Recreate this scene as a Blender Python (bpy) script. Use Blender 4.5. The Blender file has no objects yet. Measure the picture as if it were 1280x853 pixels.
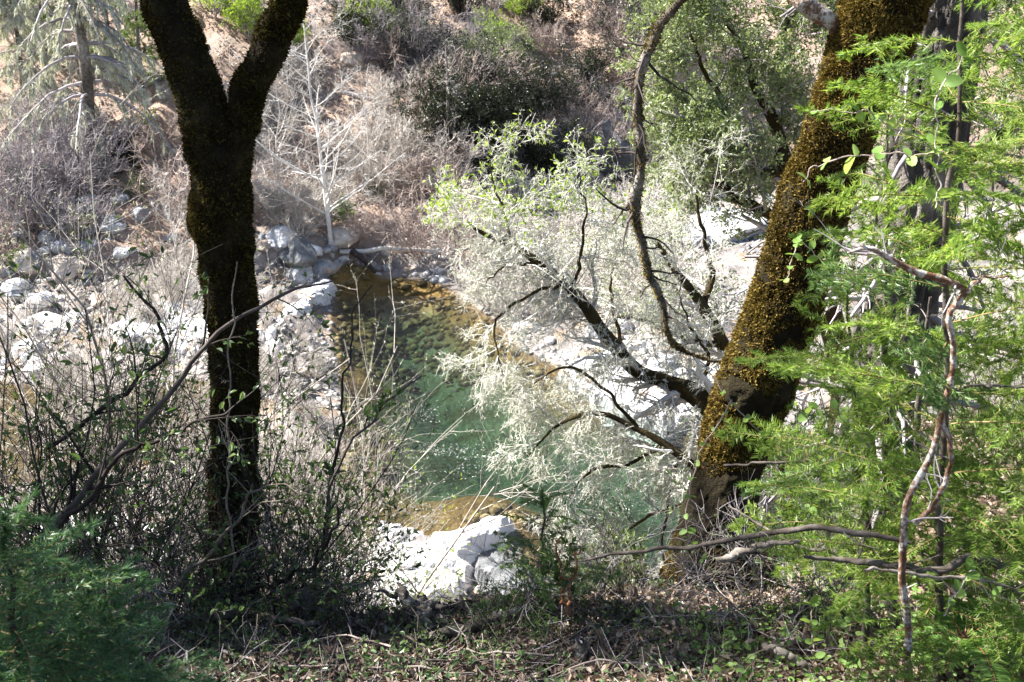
import bpy, math, numpy as np
from math import radians, sin, cos, tan, pi

# ------------------------------------------------------------------ camera, world, sun, exposure
scene = bpy.context.scene
C = scene.collection
PITCH = radians(20.0); FPX = 1372.0; CAMZ = 14.0
cam_d = bpy.data.cameras.new("camera"); cam = bpy.data.objects.new("camera", cam_d); C.objects.link(cam)
cam.location = (0, 0, CAMZ); cam.rotation_euler = (pi/2 - PITCH, 0, 0)
cam_d.sensor_width = 36.0; cam_d.lens = 36.0*FPX/1280.0
cam_d.clip_start = 0.05; cam_d.clip_end = 600
cam_d.dof.use_dof = True; cam_d.dof.focus_distance = 6.0; cam_d.dof.aperture_fstop = 9.0
scene.camera = cam
SUN = np.array([-0.68, 0.20, 0.72]); SUN /= np.linalg.norm(SUN)
elev = math.asin(SUN[2]); az = math.atan2(SUN[0], SUN[1])
world = bpy.data.worlds.new("World"); scene.world = world; world.use_nodes = True
wn = world.node_tree.nodes; wl = world.node_tree.links
sky = wn.new("ShaderNodeTexSky"); sky.sky_type = 'NISHITA'; sky.sun_disc = False
sky.sun_elevation = elev; sky.sun_rotation = az
wn["Background"].inputs[1].default_value = 0.05
wl.new(sky.outputs[0], wn["Background"].inputs[0])
sl = bpy.data.lights.new("sun", 'SUN'); sl.energy = 5.0; sl.angle = radians(0.5); sl.color = (1.0, 0.95, 0.88)
so = bpy.data.objects.new("sun", sl); C.objects.link(so)
import mathutils
so.rotation_euler = mathutils.Vector(SUN).to_track_quat('Z', 'Y').to_euler(); so.location = (-30, 10, 60)
vs = scene.view_settings
vs.view_transform = 'Standard'; vs.look = 'None'; vs.gamma = 1.0; vs.use_curve_mapping = False; vs.exposure = 2.15
cy = scene.cycles
cy.max_bounces = 5; cy.diffuse_bounces = 2; cy.glossy_bounces = 2; cy.transmission_bounces = 3
cy.transparent_max_bounces = 8; cy.volume_bounces = 0; cy.caustics_reflective = False; cy.caustics_refractive = False
cy.sample_clamp_indirect = 4.0

# ------------------------------------------------------------------ numpy helpers
rng = np.random.default_rng(11)
def norm(v): return v/np.maximum(np.linalg.norm(v, axis=-1, keepdims=True), 1e-9)
def _hash(ix, iy, iz, seed):
    h = (ix.astype(np.int64)*374761393 + iy.astype(np.int64)*668265263 + iz.astype(np.int64)*2147483647 + seed*974634777) & 0xffffffff
    h = ((h ^ (h >> 13))*1274126177) & 0xffffffff
    h = (h ^ (h >> 16))*2246822519 & 0xffffffff
    return ((h ^ (h >> 15)) & 0xffffff)/float(0xffffff)
def vnoise(p, seed=0):
    p = np.asarray(p, float); f = np.floor(p); t = p - f; t = t*t*(3-2*t); i = f.astype(np.int64)
    r = 0
    for a in (0, 1):
        for b in (0, 1):
            for c in (0, 1):
                w = (t[..., 0] if a else 1-t[..., 0])*(t[..., 1] if b else 1-t[..., 1])*(t[..., 2] if c else 1-t[..., 2])
                r = r + w*_hash(i[..., 0]+a, i[..., 1]+b, i[..., 2]+c, seed)
    return r*2-1
def fbm(p, oct=4, seed=0, gain=0.5):
    a = 1.0; s = 0; q = np.asarray(p, float)
    for k in range(oct):
        s = s + a*vnoise(q, seed+k*7); q = q*2.03+11.3; a *= gain
    return s
def xy3(x, y, s=1.0): return np.stack([x*s, y*s, np.zeros_like(x)], -1)
def sst(a, b, x): t = np.clip((x-a)/(b-a), 0, 1); return t*t*(3-2*t)

def raydir(px, py):
    u = (px-640.0)/FPX; v = (426.5-py)/FPX
    return np.array([u, cos(PITCH)+v*sin(PITCH), -sin(PITCH)+v*cos(PITCH)])
def at(px, py, Y):                       # the point seen at (px,py) that stands Y metres ahead
    d = raydir(px, py); return np.array([0, 0, CAMZ]) + d*(Y/d[1])
def atz(px, py, z=0.0):                  # the point seen at (px,py) at height z
    d = raydir(px, py); return np.array([0, 0, CAMZ]) + d*((z-CAMZ)/d[2])

# ------------------------------------------------------------------ terrain
POOL = np.array([atz(*p)[:2] for p in [(413,352),(440,345),(500,347),(545,352),(575,370),(612,396),(645,432),(700,462),(780,488),(860,512),
        (960,535),(1150,560),(1250,640),(1100,800),(900,800),(740,770),(668,742),(655,690),(642,652),(600,660),(560,672),(520,668),(490,672),(455,668),(425,610),(432,520),(418,440)]])
CHAN = np.array([atz(*p)[:2] for p in [(-300,470),(0,478),(120,486),(230,475),(300,480),(280,560),(150,590),(-300,640)]])
def sdist(x, y, poly):
    P = np.stack([x, y], -1); d = np.full(x.shape, 1e9); ins = np.zeros(x.shape, bool); n = len(poly)
    for i in range(n):
        a = poly[i]; b = poly[(i+1) % n]; e = b-a; w = P-a
        t = np.clip((w@e)/(e@e), 0, 1); d = np.minimum(d, np.linalg.norm(w-t[..., None]*e, axis=-1))
        c = ((a[1] > y) != (b[1] > y)); den = (b[1]-a[1]) if abs(b[1]-a[1]) > 1e-9 else 1e-9
        ins ^= c & (x < (b[0]-a[0])*(y-a[1])/den + a[0])
    return np.where(ins, -d, d)
def brink(x): return 4.55 + 0.25*vnoise(xy3(x, x*0, 0.9), 3) + 6.5*sst(1.9, 4.8, x) + 0.8*sst(-2.5, -5, x)
def yfar(x):
    return np.interp(x, [-60, -22, -16, -9, -3, 1, 6, 14, 40], [41, 41.5, 42.5, 45.5, 50.5, 55, 59, 60, 58])
def height(x, y, detail=True):
    x = np.asarray(x, float); y = np.asarray(y, float)
    s1 = sdist(x, y, POOL); s2 = sdist(x, y, CHAN)
    wob = 0.5*fbm(xy3(x, y, 0.45), 3, 21)
    s1 = s1 + wob*np.clip(np.abs(s1), 0, 1); s = np.minimum(s1, s2)
    low = np.where(s > 0, 0.95*(1-np.exp(-s/3.5)), 0)
    LC = atz(590, 625); sh = 1-0.86*np.exp(-(((x-LC[0])/2.1)**2+((y-LC[1])/2.6)**2))
    low = low + np.where(s1 < 0, -3.4*(1-np.exp(s1/4.0)), 0)*(s1 < s2)*sh + np.where(s2 < 0, -0.35*(1-np.exp(s2/1.0)), 0)*(s2 <= s1)
    low = low + 0.04*(s > 0) - 0.02
    yb = brink(x)
    yy = np.maximum(y, 0)
    near = 12.45 - 0.33*np.minimum(yy, yb) - np.where(y < 0, 0.12*y, 0) + 0.25*sst(2, 6, x)*np.minimum(yy, yb)*0.12
    near = near - 0.98*np.maximum(y-yb, 0)
    yf = yfar(x); t = np.maximum(y-yf, 0)
    far = 0.6 + 0.50*t - 0.16*np.minimum(t, 9)*sst(0, -6, x) + 0.9*(sst(0, 1.2, t)) - 3.0*(t <= 0)*(1-sst(-4, 0, y-yf))
    far = far + 2.2*sst(5, 9, t)*sst(2, 6, x)*sst(16, 9, x)
    far = far + (0.9*fbm(xy3(x, y, 0.16), 3, 5) + 0.35*np.abs(fbm(xy3(x, y, 0.7), 3, 9)))*sst(0, 6, t)
    z = np.maximum(np.maximum(low, near), far)
    if detail:
        n1 = fbm(xy3(x, y, 1.1), 4, 31)
        amp = np.where(y < 14, 0.05, 0.16)*sst(-0.3, 1.0, s)
        z = z + amp*n1 + 0.02*np.where(y < 8, 1, 0)*fbm(xy3(x, y, 6.0), 3, 41)
        rk = np.abs(fbm(np.stack([x*0.9+y*0.5, y*1.6-x*0.3, x*0], -1), 4, 51))
        z = z + 0.55*rk*sst(0.2, 1.5, s)*sst(26, 34, y)*sst(3.5, 0, t)*sst(1, -3, x)
    return z
def ground(px, py, ymin=0.5, ymax=110):
    d = raydir(px, py); Y = np.concatenate([np.linspace(ymin, 12, 240), np.linspace(12.05, ymax, 1400)]); Y = Y[Y >= ymin]
    P = np.array([0, 0, CAMZ]) + d[None, :]*(Y/d[1])[:, None]
    below = P[:, 2] < height(P[:, 0], P[:, 1], False)
    i = int(np.argmax(below)) if below.any() else len(Y)-1
    q = P[i]; return np.array([q[0], q[1], float(height(q[0:1], q[1:2])[0])])
def gz(x, y): return float(height(np.array([x]), np.array([y]))[0])

# ------------------------------------------------------------------ mesh collector
class MB:
    def __init__(s): s.v = []; s.f = []; s.n = 0; s.r = []
    def add(s, V, F, mi=0, smooth=False, rnd=None):
        V = np.asarray(V, float).reshape(-1, 3); F = np.asarray(F, np.int64)
        s.v.append(V); s.f.append((F + s.n, mi, smooth)); s.n += len(V)
        s.r.append(np.full(len(V), rng.random()) if rnd is None else np.asarray(rnd, float)); return s
    def mesh(s, name, mats, origin=None):
        V = np.concatenate(s.v) if s.v else np.zeros((0, 3))
        if origin is not None: V = V - np.asarray(origin)
        me = bpy.data.meshes.new(name)
        me.vertices.add(len(V)); me.vertices.foreach_set("co", V.ravel())
        loops = np.concatenate([f.ravel() for f, _, _ in s.f]); tot = np.concatenate([np.full(len(f), f.shape[1]) for f, _, _ in s.f])
        mi = np.concatenate([np.full(len(f), m) for f, m, _ in s.f]); sm = np.concatenate([np.full(len(f), b) for f, _, b in s.f])
        me.loops.add(len(loops)); me.loops.foreach_set("vertex_index", loops.astype(np.int32))
        me.polygons.add(len(tot)); me.polygons.foreach_set("loop_start", np.concatenate([[0], np.cumsum(tot)[:-1]]).astype(np.int32))
        me.polygons.foreach_set("material_index", mi.astype(np.int32)); me.polygons.foreach_set("use_smooth", sm.astype(bool))
        for m in mats: me.materials.append(m)
        a = me.attributes.new("rnd", 'FLOAT', 'POINT'); a.data.foreach_set("value", np.concatenate(s.r).astype(np.float32))
        me.update(calc_edges=True); return me
    def obj(s, name, mats, parent=None, loc=None):
        mats = mats if isinstance(mats, (list, tuple)) else [mats]
        o = bpy.data.objects.new(name, s.mesh(name, mats)); C.objects.link(o)
        if parent is not None: o.parent = parent
        if loc is not None: o.location = loc
        return o
def tag(o, label=None, cat=None, group=None, kind=None):
    for k, v in (("label", label), ("category", cat), ("group", group), ("kind", kind)):
        if v: o[k] = v
    return o
def empty(name, loc=(0, 0, 0), rz=0, **k):
    o = bpy.data.objects.new(name, None); C.objects.link(o); o.location = [float(q) for q in loc]; o.rotation_euler = (0, 0, rz)
    o.empty_display_size = 0.2; return tag(o, **k)
def copy_tree(o, parent=None):
    c = o.copy(); C.objects.link(c)
    if parent is not None: c.parent = parent
    for ch in o.children: copy_tree(ch, c)
    return c

def tubes(mb, P, R, sides=4, mi=0, rnd=None, cap=False):
    P = np.asarray(P, float); R = np.asarray(R, float)
    if P.ndim == 2: P = P[None]; R = R[None]
    N, K, _ = P.shape
    if N == 0: return
    T = norm(np.gradient(P, axis=1)); ref = np.array([0.31, 0.12, 0.94]); alt = np.array([0.9, 0.3, 0.1])
    use = (np.abs((T@ref)) > 0.92).any(axis=1)[:, None, None]
    U = norm(np.cross(T, np.where(use, alt, ref))); W = np.cross(T, U)
    a = np.arange(sides)*2*pi/sides
    V = P[:, :, None, :] + R[:, :, None, None]*(np.cos(a)[None, None, :, None]*U[:, :, None, :] + np.sin(a)[None, None, :, None]*W[:, :, None, :])
    b = (np.arange(N)*K*sides)[:, None, None]; k = np.arange(K-1)[None, :, None]*sides; j = np.arange(sides)[None, None, :]; j2 = (j+1) % sides
    F = np.stack([b+k+j, b+k+j2, b+k+sides+j2, b+k+sides+j], -1).reshape(-1, 4)
    r = np.repeat(rng.random(N) if rnd is None else rnd, K*sides)
    mb.add(V, F, mi, True, r)
def curve(pts, rad, K=24, wig=0.0, seed=0):       # smooth path through control points
    pts = np.asarray(pts, float); rad = np.asarray(rad, float)
    s = np.concatenate([[0], np.cumsum(np.linalg.norm(np.diff(pts, axis=0), axis=1))]); s /= s[-1]
    m = np.gradient(pts, s, axis=0); t = np.linspace(0, 1, K); i = np.clip(np.searchsorted(s, t, side='right')-1, 0, len(s)-2)
    h = (s[i+1]-s[i]); u = ((t-s[i])/h)[:, None]; h = h[:, None]
    Q = (2*u**3-3*u**2+1)*pts[i]+(u**3-2*u**2+u)*h*m[i]+(-2*u**3+3*u**2)*pts[i+1]+(u**3-u**2)*h*m[i+1]
    if wig:
        n = np.stack([fbm(np.stack([t*min(K*0.3, 12), t*0, t*0+q], -1), 3, seed+q*5) for q in range(3)], -1); n -= n[0]; Q = Q + wig*n
    return Q, np.interp(t, s, rad)
def spawn(P, R, m, t0, t1, ang, L, K=6, wig=0.2, trop=(0, 0, 0), rs=0.5, tip=0.3, rmin=0.0, rg=None, shrink=0.5, flat=0):
    rg = rg or rng
    N, K0, _ = P.shape; idx = np.repeat(np.arange(N), m); n = len(idx)
    t = rg.uniform(t0, t1, n); f = t*(K0-1); i = np.minimum(f.astype(int), K0-2); w = (f-i)[:, None]
    pos = P[idx, i]*(1-w)+P[idx, i+1]*w; tg = norm(P[idx, i+1]-P[idx, i]); pr = R[idx, i]*(1-w[:, 0])+R[idx, i+1]*w[:, 0]
    rv = rg.normal(size=(n, 3))
    if flat: rv[:, 2] *= (1-flat)
    pe = norm(rv-(rv*tg).sum(-1, keepdims=True)*tg)
    a = np.radians(rg.uniform(ang[0], ang[1], n))[:, None]; d = np.cos(a)*tg+np.sin(a)*pe
    ln = rg.uniform(L[0], L[1], n)*(1-shrink*t); st = (ln/(K-1))[:, None]
    Q = [pos]; tr = np.asarray(trop, float)
    for k in range(K-1):
        d = norm(d + wig*rg.normal(size=(n, 3)) + tr); Q.append(Q[-1]+d*st)
    Q = np.stack(Q, 1); r0 = np.maximum(np.minimum(pr*rs, pr*0.95), rmin)
    r = r0[:, None]*np.linspace(1, tip, K)[None, :]; return Q, np.maximum(r, rmin*0.5)
def along(P, m, t0=0.1, t1=1.0, rg=None):         # random points and tangents along polylines
    rg = rg or rng; N, K0, _ = P.shape; idx = np.repeat(np.arange(N), m); t = rg.uniform(t0, t1, len(idx)); f = t*(K0-1)
    i = np.minimum(f.astype(int), K0-2); w = (f-i)[:, None]
    return P[idx, i]*(1-w)+P[idx, i+1]*w, norm(P[idx, i+1]-P[idx, i])
def leaves(mb, pos, d, ln, wd, mi=0, fold=0.15, up=0.0, rg=None):
    rg = rg or rng; n = len(pos)
    if n == 0: return
    d = norm(d); nr = rg.normal(size=(n, 3)); nr[:, 2] = np.abs(nr[:, 2])*(1-up)+up*2; nr = norm(nr-(nr*d).sum(-1, keepdims=True)*d); s = np.cross(d, nr)
    ln = np.broadcast_to(ln, (n,))*rg.uniform(0.65, 1.2, n); w = ln*wd
    a = pos; b = pos+d*(ln*0.30)[:, None]; c = pos+d*(ln*0.72)[:, None]; e = pos+d*ln[:, None]-nr*(ln*0.12)[:, None]
    f = nr*(w*fold)[:, None]
    V = np.stack([a, b+s*w[:, None]*0.46+f, c+s*w[:, None]*0.36+f, e, c-s*w[:, None]*0.36+f, b-s*w[:, None]*0.46+f], 1)
    o = (np.arange(n)*6)[:, None]; F = np.concatenate([o+np.array([0, 1, 2, 3]), o+np.array([0, 3, 4, 5])], 0)
    mb.add(V, F, mi, False, np.repeat(rg.random(n), 6))
def blades(mb, pos, d, ln, wd, mi=0, rg=None):    # thin pointed triangles: needles, lichen threads, far leaves
    rg = rg or rng; n = len(pos)
    if n == 0: return
    d = norm(d); s = norm(np.cross(d, rg.normal(size=(n, 3)))); ln = np.broadcast_to(ln, (n,)); wd = np.broadcast_to(wd, (n,))
    V = np.stack([pos-s*wd[:, None]/2, pos+s*wd[:, None]/2, pos+d*ln[:, None]], 1)
    mb.add(V, np.arange(n*3).reshape(n, 3), mi, False, np.repeat(rg.random(n), 3))

def round_leaves(mb, pos, d, ln, mi=0, up=.5, rg=None):     # small oval leaves with a smooth outline
    rg = rg or rng; n = len(pos); d = norm(d); nr = rg.normal(size=(n, 3)); nr[:, 2] = np.abs(nr[:, 2])*(1-up)+up*2; nr = norm(nr-(nr*d).sum(-1, keepdims=True)*d); s = np.cross(d, nr)
    ln = np.broadcast_to(ln, (n,))*rg.uniform(.6, 1.2, n); a = np.arange(9)*2*pi/9+pi; X = (1+np.cos(a))*.5; Y_ = np.sin(a)*.40*(1-.18*X)
    V = pos[:, None]+d[:, None]*(ln[:, None]*X)[..., None]+s[:, None]*(ln[:, None]*Y_)[..., None]+nr[:, None]*(ln[:, None]*(np.abs(Y_)*.35-.10*X**2))[..., None]
    c_ = (pos+d*(ln*.5)[:, None])[:, None]; V = np.concatenate([V, c_], 1); o = (np.arange(n)*10)[:, None, None]; k = np.arange(9)
    F = (np.stack([np.full(9, 9), k, (k+1) % 9], -1)[None]+o).reshape(-1, 3); mb.add(V.reshape(-1, 3), F, mi, True, np.repeat(rg.random(n), 10))

# ------------------------------------------------------------------ materials
def mat(name): 
    m = bpy.data.materials.new(name); m.use_nodes = True; nt = m.node_tree; nt.nodes.clear()
    return m, nt, nt.nodes, nt.links
def ramp(nt, fac, stops):
    r = nt.nodes.new("ShaderNodeValToRGB"); e = r.color_ramp.elements
    while len(e) < len(stops): e.new(0.5)
    for q, (p, c) in zip(e, stops): q.position = p; q.color = (*c, 1)
    nt.links.new(fac, r.inputs[0]); return r.outputs[0]
def tex(nt, scale, detail=4, rough=0.6, coord='Object', dist=0.0):
    tc = nt.nodes.new("ShaderNodeTexCoord"); n = nt.nodes.new("ShaderNodeTexNoise"); n.inputs['Scale'].default_value = scale
    n.inputs['Detail'].default_value = detail; n.inputs['Roughness'].default_value = rough; n.inputs['Distortion'].default_value = dist
    nt.links.new(tc.outputs[coord], n.inputs['Vector']); return n.outputs['Fac']
def attr(nt, nm, out='Fac'):
    a = nt.nodes.new("ShaderNodeAttribute"); a.attribute_name = nm; return a.outputs[out]
def mixc(nt, f, a, b, mode='MIX'):
    m = nt.nodes.new("ShaderNodeMix"); m.data_type = 'RGBA'; m.blend_type = mode
    for s, v in ((m.inputs[0], f), (m.inputs[6], a), (m.inputs[7], b)):
        if isinstance(v, (int, float)): s.default_value = v
        elif isinstance(v, tuple): s.default_value = (*v, 1)
        else: nt.links.new(v, s)
    return m.outputs[2]
def addf(nt, a, b, op='ADD', s=None):
    m = nt.nodes.new("ShaderNodeMath"); m.operation = op
    for q, v in zip(m.inputs, (a, b)):
        if isinstance(v, (int, float)): q.default_value = v
        else: nt.links.new(v, q)
    return m.outputs[0]
def leafmat(name, stops, trans=0.35, gloss=0.25, rough=0.4, nscale=1.5):
    m, nt, N, L = mat(name); f = addf(nt, attr(nt, "rnd"), tex(nt, nscale, 2, coord='Generated' if False else 'Object'), 'ADD')
    f = addf(nt, f, 0.5, 'MULTIPLY'); f = addf(nt, addf(nt, f, 0.5, 'SUBTRACT'), 1.5, 'MULTIPLY'); f = addf(nt, f, 0.5)
    col = ramp(nt, f, stops)
    p = N.new("ShaderNodeBsdfPrincipled"); L.new(col, p.inputs['Base Color']); p.inputs['Roughness'].default_value = rough
    p.inputs['Specular IOR Level'].default_value = gloss
    t = N.new("ShaderNodeBsdfTranslucent"); L.new(mixc(nt, 0.5, col, (1.0, 1.0, 0.35), 'SOFT_LIGHT'), t.inputs[0])
    x = N.new("ShaderNodeMixShader"); x.inputs[0].default_value = trans; L.new(p.outputs[0], x.inputs[1]); L.new(t.outputs[0], x.inputs[2])
    o = N.new("ShaderNodeOutputMaterial"); L.new(x.outputs[0], o.inputs[0]); return m
def barkmat(name, stops, scale=8, bump=0.5, rough=0.9, bscale=40, stretch=None, dist=0.02):
    m, nt, N, L = mat(name)
    f = addf(nt, addf(nt, attr(nt, "rnd"), 0.35, 'MULTIPLY'), addf(nt, tex(nt, scale, 5, 0.65), 0.65, 'MULTIPLY'))
    f = addf(nt, addf(nt, addf(nt, f, 0.5, 'SUBTRACT'), 1.9, 'MULTIPLY'), 0.5)
    p = N.new("ShaderNodeBsdfPrincipled"); L.new(ramp(nt, f, stops), p.inputs['Base Color']); p.inputs['Roughness'].default_value = rough
    p.inputs['Specular IOR Level'].default_value = 0.15
    if bump:
        b = N.new("ShaderNodeBump"); b.inputs['Strength'].default_value = bump; b.inputs['Distance'].default_value = dist
        L.new(tex(nt, bscale, 4, 0.7), b.inputs['Height']); L.new(b.outputs[0], p.inputs['Normal'])
    o = N.new("ShaderNodeOutputMaterial"); L.new(p.outputs[0], o.inputs[0]); return m

M = {}
M['twig_dark'] = barkmat('dark_twig', [(0, (.018, .014, .012)), (.5, (.05, .04, .035)), (1, (.13, .11, .10))], 12, 0)
M['twig_pale'] = barkmat('pale_twig', [(0, (.24, .21, .19)), (.5, (.46, .42, .38)), (1, (.70, .67, .62))], 9, 0)
M['twig_brown'] = barkmat('brown_twig', [(0, (.20, .15, .13)), (.5, (.42, .34, .30)), (1, (.64, .56, .51))], 3, 0)
M['twig_grey'] = barkmat('grey_twig', [(0, (.14, .125, .13)), (.5, (.30, .27, .28)), (1, (.52, .48, .49))], 3, 0)
M['twig_red'] = barkmat('red_twig', [(0, (.20, .08, .05)), (.5, (.36, .17, .10)), (1, (.5, .33, .24))], 20, 0)
M['lichen'] = leafmat('lichen', [(0, (.26, .27, .21)), (.45, (.50, .52, .43)), (1, (.80, .82, .73))], 0.25, 0.1, 0.9, 1.2)
M['lichen_green'] = leafmat('lichen_green', [(0, (.22, .27, .17)), (.5, (.36, .43, .28)), (1, (.52, .58, .42))], 0.3, 0.1, 0.9, 1.2)
M['bark_oak'] = barkmat('oak_bark', [(0, (.03, .025, .02)), (.45, (.10, .085, .07)), (.7, (.22, .20, .18)), (1, (.45, .44, .40))], 9, 0.8, 0.9, 45)
M['bark_dark'] = barkmat('dark_mossy_bark', [(0, (.012, .009, .006)), (.5, (.045, .034, .014)), (1, (.10, .085, .035))], 10, 1.0, 0.95, 50, dist=0.03)
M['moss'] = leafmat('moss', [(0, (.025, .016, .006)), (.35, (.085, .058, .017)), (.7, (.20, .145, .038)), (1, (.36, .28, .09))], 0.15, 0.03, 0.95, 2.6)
M['bark_painted_shade'] = barkmat('shade_painted_bark', [(0, (.008, .006, .004)), (.5, (.022, .017, .009)), (1, (.05, .042, .02))], 10, 1.0, 0.95, 50, dist=.03)  # bark darkened to paint in the shade on both mossy trunks
M['moss_painted_shade'] = leafmat('shade_painted_moss', [(0, (.012, .009, .005)), (.5, (.04, .030, .010)), (.8, (.075, .065, .018)), (1, (.15, .135, .035))], 0.15, 0.05, 0.95, 6)  # darker copy of the moss, the left trunk's shade put into its colour

M['stick_dark'] = barkmat('weathered_stick', [(0, (.03, .024, .02)), (.45, (.08, .066, .056)), (.75, (.15, .13, .115)), (1, (.30, .28, .26))], 30, .7, .9, 120, dist=.004)
M['stick_pale'] = barkmat('bleached_stick', [(0, (.09, .07, .06)), (.5, (.20, .17, .145)), (1, (.38, .35, .32))], 30, .7, .9, 120, dist=.004)
# ground
def ground_mat():
    m, nt, N, L = mat('ground_earth')
    col = attr(nt, "col", 'Color'); n1 = tex(nt, 3.0, 8, 0.72); n2 = tex(nt, 22.0, 6, 0.7)
    g = ramp(nt, addf(nt, addf(nt, n1, n2), 0.5, 'MULTIPLY'), [(0.30, (.35, .33, .33)), (0.5, (.95, .95, .95)), (0.68, (1.6, 1.55, 1.5))])
    c = mixc(nt, 1.0, col, g, 'MULTIPLY')
    p = N.new("ShaderNodeBsdfPrincipled"); L.new(c, p.inputs['Base Color']); p.inputs['Roughness'].default_value = 0.92; p.inputs['Specular IOR Level'].default_value = 0.15
    b = N.new("ShaderNodeBump"); b.inputs['Strength'].default_value = 0.9; b.inputs['Distance'].default_value = 0.12
    L.new(tex(nt, 5.0, 9, 0.75), b.inputs['Height']); L.new(b.outputs[0], p.inputs['Normal'])
    o = N.new("ShaderNodeOutputMaterial"); L.new(p.outputs[0], o.inputs[0]); return m
M['ground'] = ground_mat()

NY = 720; NX = 420
v = np.linspace(0, 1, NY); ys = np.where(v < 0.12, -30+32*(v/0.12), 2+118*((v-0.12)/0.88)**1.55)
u = np.linspace(-1, 1, NX); U, Yg = np.meshgrid(u, ys); Xg = U*(6+0.72*np.maximum(Yg, 0)+np.maximum(-Yg, 0)*0.6)
Zg = height(Xg, Yg)
me_mb = MB(); gi = np.arange(NY*NX).reshape(NY, NX)
me_mb.add(np.stack([Xg, Yg, Zg], -1), np.stack([gi[:-1, :-1], gi[:-1, 1:], gi[1:, 1:], gi[1:, :-1]], -1).reshape(-1, 4), 0, True, np.zeros(NY*NX))
gob = me_mb.obj('ground', M['ground']); tag(gob, 'steep river canyon ground of litter, rock and pebbles', kind='structure')
s1 = sdist(Xg, Yg, POOL); s2 = sdist(Xg, Yg, CHAN); sg = np.minimum(s1, s2); tg_ = Yg-yfar(Xg)
nA = fbm(xy3(Xg, Yg, 0.5), 4, 77)[..., None]; nB = fbm(xy3(Xg, Yg, 1.7), 3, 78)[..., None]
rock = np.array([.20, .185, .18]); white = np.array([.33, .305, .29]); tan_ = np.array([.36, .265, .205]); litter = np.array([.13, .10, .08]); gold = np.array([.21, .14, .05]); deep = np.array([.20, .215, .145]); ochre = np.array([.36, .23, .11])
def mx(a, b, t): return a*(1-t)+b*t
col = np.broadcast_to(mx(tan_, rock, 0.0), Xg.shape+(3,)).copy()
hl = sst(-0.2, 0.7, nA)                                # hillside: litter with grey stone showing through
col = mx(col, np.array([.29, .25, .22]), hl*0.8)
barm = (sst(2.5, -1, tg_)*sst(10, 14, Yg))[..., None]
bar = mx(rock, white, sst(-0.3, 0.5, nA)); bar = mx(bar, ochre, sst(0.25, 0.8, nB)*0.5)
col = mx(col, bar, barm)
uw = sst(0.08, -0.05, sg)[..., None]
bed = mx(gold, deep, sst(-0.55, -1.5, Zg)[..., None]); bed = mx(bed, gold*0.55, sst(0.1, 0.6, nB)*0.6)  # green silt, its deep tone also standing in for milky scattered light
col = mx(col, bed, uw)
nr = sst(14, 9, Yg)[..., None]; rt = (sst(1.2, 3.0, Xg)*sst(0, 3, Yg))[..., None]
col = mx(col, mx(litter, np.array([.30, .22, .16]), rt), nr)
ca = gob.data.color_attributes.new("col", 'FLOAT_COLOR', 'POINT')
ca.data.foreach_set("color", np.concatenate([col, np.ones(Xg.shape+(1,))], -1).astype(np.float32).ravel())

# water: one closed body with real depth, tinted by absorption
m, nt, N, L = mat('river_water')
gl = N.new("ShaderNodeBsdfGlossy"); gl.inputs['Roughness'].default_value = 0.03
tr = N.new("ShaderNodeBsdfTransparent"); fr = N.new("ShaderNodeFresnel"); fr.inputs[0].default_value = 1.33
b = N.new("ShaderNodeBump"); b.inputs['Strength'].default_value = 0.7; b.inputs['Distance'].default_value = 0.09; L.new(tex(nt, 3.0, 5, 0.65), b.inputs['Height'])
L.new(b.outputs[0], gl.inputs['Normal']); L.new(b.outputs[0], fr.inputs['Normal'])
x = N.new("ShaderNodeMixShader"); L.new(fr.outputs[0], x.inputs[0]); L.new(tr.outputs[0], x.inputs[1]); L.new(gl.outputs[0], x.inputs[2])
va = N.new("ShaderNodeVolumeAbsorption"); va.inputs[0].default_value = (.50, .67, .56, 1); va.inputs[1].default_value = 0.52
o = N.new("ShaderNodeOutputMaterial"); L.new(x.outputs[0], o.inputs['Surface']); L.new(va.outputs[0], o.inputs['Volume'])
M['water'] = m
wb = MB(); X0, X1, Y0, Y1 = -45, 30, 16.5, 44
wb.add([(X0, Y0, 0), (X1, Y0, 0), (X1, Y1, 0), (X0, Y1, 0), (X0, Y0, -6), (X1, Y0, -6), (X1, Y1, -6), (X0, Y1, -6)],
       [(0, 1, 2, 3), (7, 6, 5, 4), (0, 4, 5, 1), (1, 5, 6, 2), (2, 6, 7, 3), (3, 7, 4, 0)])
tag(wb.obj('water', M['water']), 'clear green river pool', kind='structure')
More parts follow.
